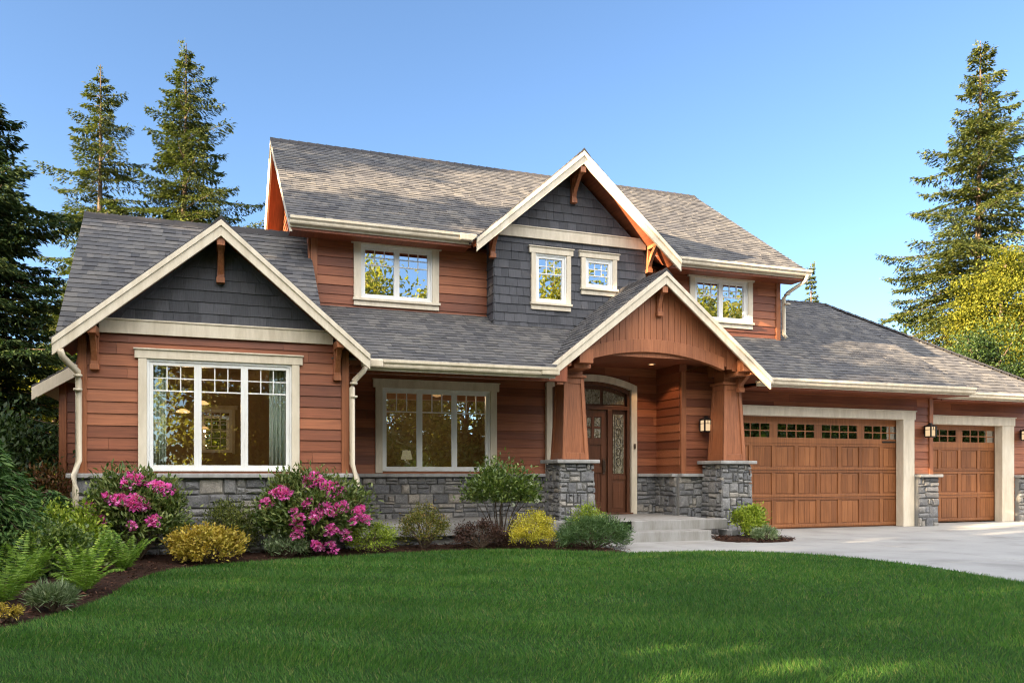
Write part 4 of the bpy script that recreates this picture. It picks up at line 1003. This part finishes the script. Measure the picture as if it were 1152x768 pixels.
WF = flower_mesh(np.random.default_rng(5), .02, 16, .03, .025)
for dx, dz in ((.46, .98), (.58, .72), (.2, .66), (-.25, .9)):
    o = link('white_flower', WF, M['white_petal'], t_); o.location = (0, 0, 0)
    dv = np.array([4.34, 12.3]); dv = dv / np.hypot(*dv); rt = np.array([dv[1], -dv[0]]); p = rt * dx - dv * .4
    a = -t_.rotation_euler.z; o.location = (p[0] * math.cos(a) - p[1] * math.sin(a), p[0] * math.sin(a) + p[1] * math.cos(a), dz)
shrub('golden_barberry', 4.70, 11.82, .43, .34, .50, 6000, .032, .017, 'gold_leaf', 'bright yellow rounded shrub left of the left stone porch pillar', 'shrub', 80, 210, .12)
shrub('yellow_spirea', 5.85, 12.18, .30, .26, .52, 2600, .045, .02, 'lime_leaf', 'small yellow-green shrub in front of the left stone porch pillar', 'shrub', 45, 211, .14, z=.1)
shrub('creeping_juniper', 5.55, 11.38, .58, .42, .42, 6500, .075, .012, 'juniper_leaf', 'spreading feathery blue-green juniper by the path and porch steps', 'juniper', 90, 212, .12, up=.3)
shrub('yellow_shrub', 9.0, 12.2, .33, .27, .54, 2300, .06, .03, 'lime_leaf', 'leafy yellow-green shrub at the foot of the right stone porch pillar', 'shrub', 40, 213, .14)
shrub('silver_tuft', 8.92, 11.62, .24, .2, .2, 1200, .06, .016, 'hosta_leaf', 'low grey-green tuft in the small bed beside the driveway', 'shrub', 30, 214, up=.8)
shrub('cushion_plant', -1.22, 7.72, .16, .13, .17, 1100, .10, .010, 'hosta_leaf', 'spiky pale green tuft growing in the mulch near the fern row', 'plant', 24, 215, .12, up=1.0)
shrub('heather', -1.47, 7.30, .09, .08, .12, 500, .03, .012, 'ochre_leaf', 'tiny tan cushion plant at the lower left corner of the bed', 'plant', 18, 216)

def fern_frond(L, rise, droop, rng):
    n = 24; ts = np.linspace(.10, 1, n); parts = []
    px = L * ts * .66 * (1 - .05 * ts); pz = rise * L * (ts - droop * ts ** 2.2)
    tx, tz = np.gradient(px), np.gradient(pz); tl_ = np.hypot(tx, tz); tx, tz = tx / tl_, tz / tl_
    for sgn in (-1, 1):
        Lp = .20 * L * np.sin(np.clip(ts * 1.02, 0, 1) ** .62 * math.pi) ** .75 + .012
        C = np.c_[px, np.zeros(n), pz]; D = np.c_[tx * .42, np.full(n, sgn * 1.0), tz * .42 - .22] + rng.normal(0, .06, (n, 3)); Nn = np.c_[-tz, np.zeros(n), tx] + rng.normal(0, .1, (n, 3))
        parts.append(leaves(C, D, Nn, Lp, np.minimum(Lp * .32, .034 * L), .12))
    mb = MB(); mb.tube([(0, 0, 0)] + [(px[i], 0, pz[i]) for i in range(0, n, 4)], .006, 4, .002)
    Vt = np.array(mb.v); Ft = []
    for f in mb.f:
        for k in range(1, len(f) - 1): Ft.append((f[0], f[k], f[k + 1]))
    parts.append((Vt, np.array(Ft)))
    V, F = join(parts); return np_mesh('frond', V, F)
rngf = np.random.default_rng(77)
FR = [fern_frond(1.0, 1.15, .42, rngf), fern_frond(1.0, 1.45, .36, rngf), fern_frond(1.0, .85, .62, rngf), fern_frond(1.0, 1.75, .30, rngf)]
def fern(x, y, size, n, label, seed):
    rng = np.random.default_rng(seed); t_ = tag(empty('fern', (x, y, .02)), label, 'fern', 'green ferns in the left bed')
    for i in range(n):
        k = i % 4; o = link('frond', FR[k], M['fern_leaf'], t_); s_ = size * rng.uniform(.75, 1.15) * (.8 if k == 3 else 1); o.scale = (s_, s_, s_ * rng.uniform(.85, 1.15)); o.rotation_euler = (rng.uniform(-.15, .15), 0, 2 * math.pi * i / n + rng.uniform(-.25, .25))
fern(-1.12, 8.75, .54, 15, 'middle fern of the bed, the largest fan of upright bright fronds', 301)
fern(-.92, 10.45, .54, 14, 'fern nearest the stone base, behind and right of the middle fern', 302)
fern(-1.68, 8.2, .56, 14, 'bright fern cut by the left edge of the photo', 303)
fern(-1.75, 9.7, .5, 14, 'darker fern behind the two front ferns', 304)

# big feathery conifer shrub and understory at the left
def feather(name, x, y, rx, rz, n, label, seed, mat='feather_leaf'):
    rng = np.random.default_rng(seed); t_ = tag(empty(name, (x, y, 0)), label, 'conifer shrub')
    nb = 70; parts = []; mb = MB(); mb.tube([(0, 0, 0), (0, 0, rz * .9)], .05, 7, .01)
    for i in range(nb):
        h = rz * (i + .5) / nb; Lb = rx * (1 - (h / rz) ** 1.6) * rng.uniform(.7, 1.15) + .1; a = i * 2.4 + rng.uniform(-.4, .4); dr_ = np.array([math.cos(a), math.sin(a), 0])
        m_ = max(30, int(n / nb * Lb / rx * 1.5)); tt = rng.random(m_) ** .7; pz = h + Lb * (.30 * tt - .62 * tt ** 2)
        C = dr_ * (Lb * tt)[:, None] + np.c_[np.zeros(m_), np.zeros(m_), pz]; sd = np.cross(dr_, [0, 0, 1.]); s_ = rng.normal(0, .22, m_) * (1.1 - tt * .6) * Lb
        C = C + sd * s_[:, None] + np.c_[np.zeros(m_), np.zeros(m_), -np.abs(s_) * .35 + rng.normal(0, .03, m_)]
        D = dr_ + sd * (np.sign(s_) * .8)[:, None] + [0, 0, -.45] + rng.normal(0, .25, (m_, 3)); parts.append(leaves(C, D, rng.normal(0, .4, (m_, 3)) + [0, 0, 1.], .12 * rng.uniform(.6, 1.3, m_), .026 * rng.uniform(.7, 1.3, m_)))
        mb.tube([(0, 0, h), tuple(dr_ * Lb * .5 + [0, 0, h + Lb * (.15 - .155)]), tuple(dr_ * Lb * .9 + [0, 0, h + Lb * (.27 - .5)])], .012, 4, .003)
    V, F = join(parts); link('foliage', np_mesh('foliage', V, F), M[mat], t_); mb.build('stem', M['bark'], t_); return t_
feather('hemlock_shrub', -2.35, 10.6, .95, 1.55, 9000, 'drooping feathery dark green conifer shrub at the left edge above the ferns', 311)
feather('cypress_shrub', -1.95, 11.9, .6, .95, 5000, 'smaller feathery green conifer beside the drooping one, left of the rhododendron', 312)
shrub('nandina', -2.05, 13.2, .5, .4, 1.25, 2400, .07, .03, 'red_leaf', 'reddish leafy shrub in front of the recessed wall at the left', 'shrub', 50, 313)
shrub('leafy_shrub', -1.62, 11.2, .42, .36, .72, 2600, .06, .034, 'lime_leaf', 'yellow-green leafy shrub between the ferns and the rhododendron', 'shrub', 45, 314)
shrub('understory_shrub', -3.2, 13.5, 1.0, .9, 1.9, 6000, .10, .05, 'evergreen_leaf', 'dark evergreen shrub behind the feathery conifer at the left edge', 'shrub', 80, 315)
shrub('understory_shrub', -1.6, 10.3, .45, .4, .5, 2600, .06, .035, 'camellia_leaf', 'low green shrub just behind the middle fern', 'shrub', 45, 316)

# trees
def conifer(name, x, y, Ht, Rm, label, seed, mat='fir_needles', dens=1.0, bare=.12, power=.85, leaf=.17, group=None, gappy=.25, droop=.30, cat='conifer'):
    rng = np.random.default_rng(seed); t_ = tag(empty(name, (x, y, -.05)), label, cat, group)
    mb = MB(); lean = rng.normal(0, .01, 2); hs = np.linspace(0, 1, 9); mb.tube([(lean[0] * h * Ht + .03 * math.sin(h * 9), lean[1] * h * Ht, h * Ht) for h in hs], Ht * .012 + .03, 9, .012)
    parts = []; h = bare * Ht
    lob = rng.uniform(0, 6.28)
    while h < Ht * .985:
        f_ = (h / Ht - bare) / (1 - bare); n = max(4, int(7 - 2.5 * f_)); a0 = rng.uniform(0, 6.28)
        ring = rng.uniform(.66, 1.2)
        for k in range(n):
            if rng.random() < gappy * .5: continue
            a = a0 + 2 * math.pi * k / n + rng.uniform(-.35, .35)
            prof = (1 - f_) ** power * min(1, .55 + f_ * 2.2)
            Lb = Rm * prof * ring * rng.uniform(.62, 1.22) * (1 + .12 * math.sin(a + lob)) + .05
            if rng.random() < .06: Lb *= 1.25
            dr_ = np.array([math.cos(a), math.sin(a), 0]); up = .30 * f_ + .10 + rng.normal(0, .06); dp = droop + .25 * (1 - f_)
            m_ = max(12, int(dens * 1.25 * (14 + 205 * Lb * (1 + .25 * Lb) * (.17 / leaf) ** 1.5 * .55))); tt = rng.random(m_) ** 1.05 * 1.0 + .02
            curve = lambda q: Lb * (up * q - dp * q ** 1.7 + .16 * q ** 4)
            sd = np.array([-dr_[1], dr_[0], 0]); wid = (.36 * Lb + .10) * np.sin(np.clip(1.05 - tt, 0, 1) * math.pi * .5 + .05) ** .8 * np.clip(tt * 6 + .35, .4, 1)
            # twigs: quantised side offsets make separate sprays
            s_ = rng.uniform(-1, 1, m_); tw = np.round(tt * (5 + Lb * 3)) / (5 + Lb * 3); tt = tw + rng.normal(0, .018, m_) + np.abs(s_) * .10
            C = dr_ * (Lb * tt)[:, None] + sd * (s_ * wid)[:, None]; C[:, 2] += h + curve(tt) - np.abs(s_) * wid * .32 - rng.random(m_) * .06 + rng.normal(0, .03, m_)
            C[:, 0] += lean[0] * h; C[:, 1] += lean[1] * h
            D = dr_ * .8 + sd * (np.sign(s_) * .75)[:, None] + [0, 0, -.28] + rng.normal(0, .32, (m_, 3))
            parts.append(leaves(C, D, rng.normal(0, .5, (m_, 3)) + [0, 0, 1.], leaf * rng.uniform(.6, 1.35, m_), leaf * .34 * rng.uniform(.7, 1.3, m_), .1))
            pts = [(dr_[0] * Lb * q + lean[0] * h, dr_[1] * Lb * q + lean[1] * h, h + curve(q) - .01) for q in (0, .35, .7, .95)]
            mb.tube(pts, .012 + .008 * Lb, 4, .004, cap=False)
        h += (Ht * .021 + .10) * rng.uniform(.75, 1.3) * (1 - .35 * f_)
    m_ = 60; C = np.c_[rng.normal(0, .05, (m_, 2)), Ht - rng.random(m_) * .6]; parts.append(leaves(C, rng.normal(0, .4, (m_, 3)) + [0, 0, .7], rng.normal(size=(m_, 3)), leaf * np.ones(m_) * .8, leaf * .3 * np.ones(m_)))
    V, F = join(parts); link('crown', np_mesh('crown', V, F), M[mat], t_); mb.build('trunk', M['bark'], t_)
    return t_
def broadleaf(name, x, y, Ht, Rm, label, seed, mat, n=26000, leaf=.14, base=.22, clumps=140, group=None, spread=.10, cat='tree'):
    rng = np.random.default_rng(seed); t_ = tag(empty(name, (x, y, -.05), rng.uniform(0, 6)), label, cat, group)
    d = unit(rng.normal(size=(clumps, 3))); rr = rng.uniform(.35, 1.0, clumps) ** .6
    zc_, rz = Ht * (1 + base) / 2, Ht * (1 - base) / 2
    lobes = 1 + .16 * np.sin(3 * d[:, 0] * 2 + seed) + .12 * np.sin(7 * d[:, 1] + 2 * d[:, 2])
    cc = d * (rr * lobes)[:, None] * [Rm, Rm, rz] + [0, 0, zc_]; tp = np.clip((cc[:, 2] - zc_) / rz, -1, 1); cc[:, :2] *= (1 - .30 * np.clip(tp, 0, 1))[:, None]
    k = rng.integers(0, clumps, n); cs = rng.uniform(.6, 1.5, clumps)
    C = cc[k] + rng.normal(size=(n, 3)) * (spread * Rm * cs[k])[:, None] * [1.1, 1.1, .75]
    out = unit(C - [0, 0, zc_ - rz * .4]); D = unit(out * .6 + rng.normal(size=(n, 3)) * .8 + [0, 0, -.15]); Nn = unit(rng.normal(size=(n, 3)) * .7 + [0, 0, .8] + out * .4)
    V, F = leaves(C, D, Nn, leaf * rng.uniform(.6, 1.3, n), leaf * .62 * rng.uniform(.7, 1.3, n)); link('crown', np_mesh('crown', V, F), M[mat], t_)
    mb = MB(); mb.tube([(0, 0, 0), (.05, .03, Ht * .3), (-.04, .05, Ht * .6), (0, 0, Ht * .9)], .05 + Ht * .014, 9, .03)
    for i in rng.permutation(clumps)[:34]:
        e = cc[i]; z0 = max(Ht * .16, e[2] - np.hypot(e[0], e[1]) * 1.0); mb.tube([(0, 0, z0), tuple(np.array([e[0] * .5, e[1] * .5, (z0 * .6 + e[2] * .4)])), tuple(e)], .035 + .004 * Ht, 5, .012)
    mb.build('trunk', M['bark'], t_); return t_

conifer('fir_tree', -5.35, 24, 10.9, 2.9, 'dark dense fir cut by the left edge of the photo', 401, 'dark_fir_needles', 1.5, .02, .62, .17, gappy=.08)
conifer('fir_tree', -3.85, 34, 16.4, 4.7, 'thin sparse fir, the left of the pair behind the left wing roof', 402, 'fir_needles', 1.1, .06, .86, .135, gappy=.5)
conifer('fir_tree', -.95, 33, 17.4, 5.1, 'tallest full fir, right of the pair behind the left wing roof', 403, 'fir_needles', 1.3, .05, .86, .135, gappy=.25)
conifer('fir_tree', 28.5, 24, 18.3, 6.3, 'tall fir with wide drooping boughs behind the garage at the right', 404, 'fir_needles', 1.3, .06, .86, .15, gappy=.35)
conifer('fir_tree', 38.5, 45, 15.6, 2.4, 'small distant fir peeping over the garage roof beside the upper storey', 405, 'fir_needles', 1.0, .08, .85, .2)
broadleaf('maple_tree', 25.9, 20.8, 9.3, 2.1, 'yellow-green leafy tree in front of the big fir at the right edge', 406, 'maple_yellow_leaf', 52000, .095, .12, 170)
broadleaf('holly_tree', 22.6, 18.9, 6.0, 2.0, 'dark green rounded evergreen behind the garage roof corner', 407, 'evergreen_leaf', 26000, .09, .08, 110)
broadleaf('alder_tree', 29.0, 27.5, 7.0, 2.6, 'leafy evergreen at the foot of the big right fir', 408, 'evergreen_leaf', 16000, .17, .1, 110)
# woodland at the left behind the house
broadleaf('vine_maple', -4.35, 28, 4.9, 1.9, 'yellow-green small tree low in the gap left of the house', 409, 'maple_yellow_leaf', 15000, .15, .05, 100)
broadleaf('laurel_tree', -7.2, 23, 5.2, 2.2, 'dark leafy evergreen under the fir at the left edge', 410, 'evergreen_leaf', 15000, .15, .03, 100)
conifer('cedar_tree', -8.8, 36, 12, 3.2, 'dense dark cedar filling the left edge behind the dark fir', 411, 'dark_fir_needles', 1.3, .03, .8, .22, gappy=.1)
conifer('cedar_tree', -5.6, 40, 9.5, 3.0, 'mid-height cedar low between the dark fir and the thin fir', 412, 'fir_needles', 1.2, .03, .8, .22, gappy=.1)
# shade trees beyond the left edge
proto = conifer('shade_fir', -11, 12.2, 12.8, 3.2, 'tall fir standing left of the garden beyond the left edge', 421, 'dark_fir_needles', 1.0, .10, .75, .26, group='firs left of the garden', gappy=.3)
def caster(x, y, s_, rz):
    c_ = copy_tree(proto); c_.location = (x, y, -.05); c_.scale = (s_, s_, s_); c_.rotation_euler = (0, 0, rz)
for x, y, s_, rz in ((-11.3, 15.3, 1.12, .6), (-17, 9.0, 1.05, 5.0), (-19, 2, 1.1, 1.6)): caster(x, y, s_, rz)
sm = broadleaf('shade_maple', -12, 9.2, 12.0, 2.7, 'leafy maple shading the garden from beyond the left edge', 422, 'street_leaf', 9000, .30, .12, 110, group='maples left of the garden', spread=.13)
for x, y, s_, rz in ((-13, 6.0, .96, 1), (-12, 2.5, .9, 2), (-13, -1.2, .85, 3), (-12.5, -5, .9, 4)):
    c_ = copy_tree(sm); c_.location = (x, y, -.05); c_.scale = (s_, s_, s_); c_.rotation_euler = (0, 0, rz)
# trees across the street, seen in the window glass
sp = broadleaf('street_tree', 1.5, -13.5, 13.0, 4.6, 'leafy tree across the street, mirrored in the window glass', 431, 'street_leaf', 34000, .30, .02, 190, group='trees across the street', spread=.13)
for x, y, s_, rz in ((-6, -10, .72, 1), (8.5, -17, .95, 2), (15.5, -20.5, 1.0, 3), (22.5, -24, 1.1, 4), (29.5, -27.5, 1.15, 5), (36.5, -31, 1.2, .5), (43.5, -34.5, 1.3, 1.5), (50.5, -38, 1.35, 2.5), (58, -42, 1.4, .2), (66, -44, 1.4, 4.4), (74, -45, 1.4, 3.4), (83, -46, 1.5, 1.4), (93, -46, 1.5, 5.4)):
    c_ = copy_tree(sp); c_.location = (x, y, -.05); c_.scale = (s_, s_, s_); c_.rotation_euler = (0, 0, rz)
# far woodland that reads as one mass
def far_wood():
    rng = np.random.default_rng(9); parts = []
    for i in range(150):
        a = rng.uniform(-1.0, 1.25); d = rng.uniform(75, 110); cx, cy = d * math.sin(a), d * math.cos(a); Ht = rng.uniform(4, 7.5); m_ = 420
        tt = rng.random(m_); ang = rng.uniform(0, 6.28, m_); rr = 2.4 * (1 - tt) ** .8 * rng.uniform(.3, 1, m_)
        C = np.c_[cx + rr * np.cos(ang), cy + rr * np.sin(ang), tt * Ht]; parts.append(leaves(C, np.c_[np.cos(ang), np.sin(ang), -.3 * np.ones(m_)] + rng.normal(0, .3, (m_, 3)), rng.normal(0, .5, (m_, 3)) + [0, 0, 1.], .9 * rng.uniform(.6, 1.3, m_), .5 * rng.uniform(.7, 1.3, m_)))
    V, F = join(parts); o = link('woodland', np_mesh('woodland', V, F), M['dark_fir_needles']); tag(o, 'distant dark woodland along the horizon behind the house', 'woodland', kind='stuff')
far_wood()

# ------------------------------------------------------------------ grass and mulch chips
def scatter_grass():
    rng = np.random.default_rng(3); poly = np.array(lawn_poly); parts = []
    cs_, sn_ = math.cos(R(20.3)), math.sin(R(20.3))
    for f0, f1, dens, wd, ht in ((3.4, 5.2, 6400, .0040, .038), (5.2, 7.2, 5000, .0052, .038), (7.2, 9.5, 3000, .0070, .040), (9.5, 13.0, 2100, .0095, .042)):
        wmax = f1 * .72; n = int(dens * (f1 - f0) * 2 * wmax)
        fw = rng.uniform(f0, f1, n); rt = rng.uniform(-wmax, wmax, n); P = np.c_[rt * cs_ + fw * sn_, -rt * sn_ + fw * cs_]
        k = inside(P, poly) & (np.abs(rt) < fw * .66); P = P[k]; n = len(P)
        hvar = 1 + .18 * np.sin(P[:, 0] * 2.1 + 1.7 * np.sin(P[:, 1] * 1.3)) * np.sin(P[:, 1] * 2.7)
        a = rng.uniform(0, 6.283, n); hh = ht * rng.uniform(.55, 1.25, n) * hvar; ln = rng.uniform(.1, .75, n) * hh; la = rng.uniform(0, 6.283, n)
        # mower lays the grass over in broad bands
        band = np.sign(np.sin((P[:, 0] * .55 + P[:, 1] * .83) * 2 * math.pi / 1.1)); ln_b = band * .28 * hh
        dx, dy = np.cos(a) * wd / 2, np.sin(a) * wd / 2; z0 = np.full(n, .004)
        b0 = np.c_[P[:, 0] - dx, P[:, 1] - dy, z0]; b1 = np.c_[P[:, 0] + dx, P[:, 1] + dy, z0]
        tip = np.c_[P[:, 0] + np.cos(la) * ln + ln_b * .83, P[:, 1] + np.sin(la) * ln - ln_b * .55, hh]
        V = np.stack([b0, b1, tip], 1).reshape(-1, 3); parts.append((V, np.arange(n * 3).reshape(-1, 3)))
    V, F = join(parts); o = link('grass', np_mesh('grass', V, F), M['grass']); tag(o, 'short mown green lawn grass in front of the house', 'grass', kind='stuff')
scatter_grass()
def scatter_chips():
    rng = np.random.default_rng(4); parts = []
    for poly, n in ((bed_poly, 26000), (isle_poly, 1600)):
        pa = np.array(poly); lo, hi = pa.min(0), pa.max(0); P = rng.uniform(lo, hi, (n * 2, 2)); P = P[inside(P, pa)]
        P = P[P[:, 0] > -3.2]
        m_ = len(P); C = np.c_[P, rng.uniform(.02, .045, m_)]; parts.append(leaves(C, np.c_[rng.normal(size=(m_, 2)), rng.normal(0, .25, m_)], rng.normal(0, .4, (m_, 3)) + [0, 0, 1.], rng.uniform(.02, .06, m_), rng.uniform(.008, .02, m_), .1))
    V, F = join(parts); o = link('bark_chips', np_mesh('bark_chips', V, F), M['mulch_chip']); tag(o, 'dark brown bark chips spread over the planting beds', 'bark chips', kind='stuff')
scatter_chips()
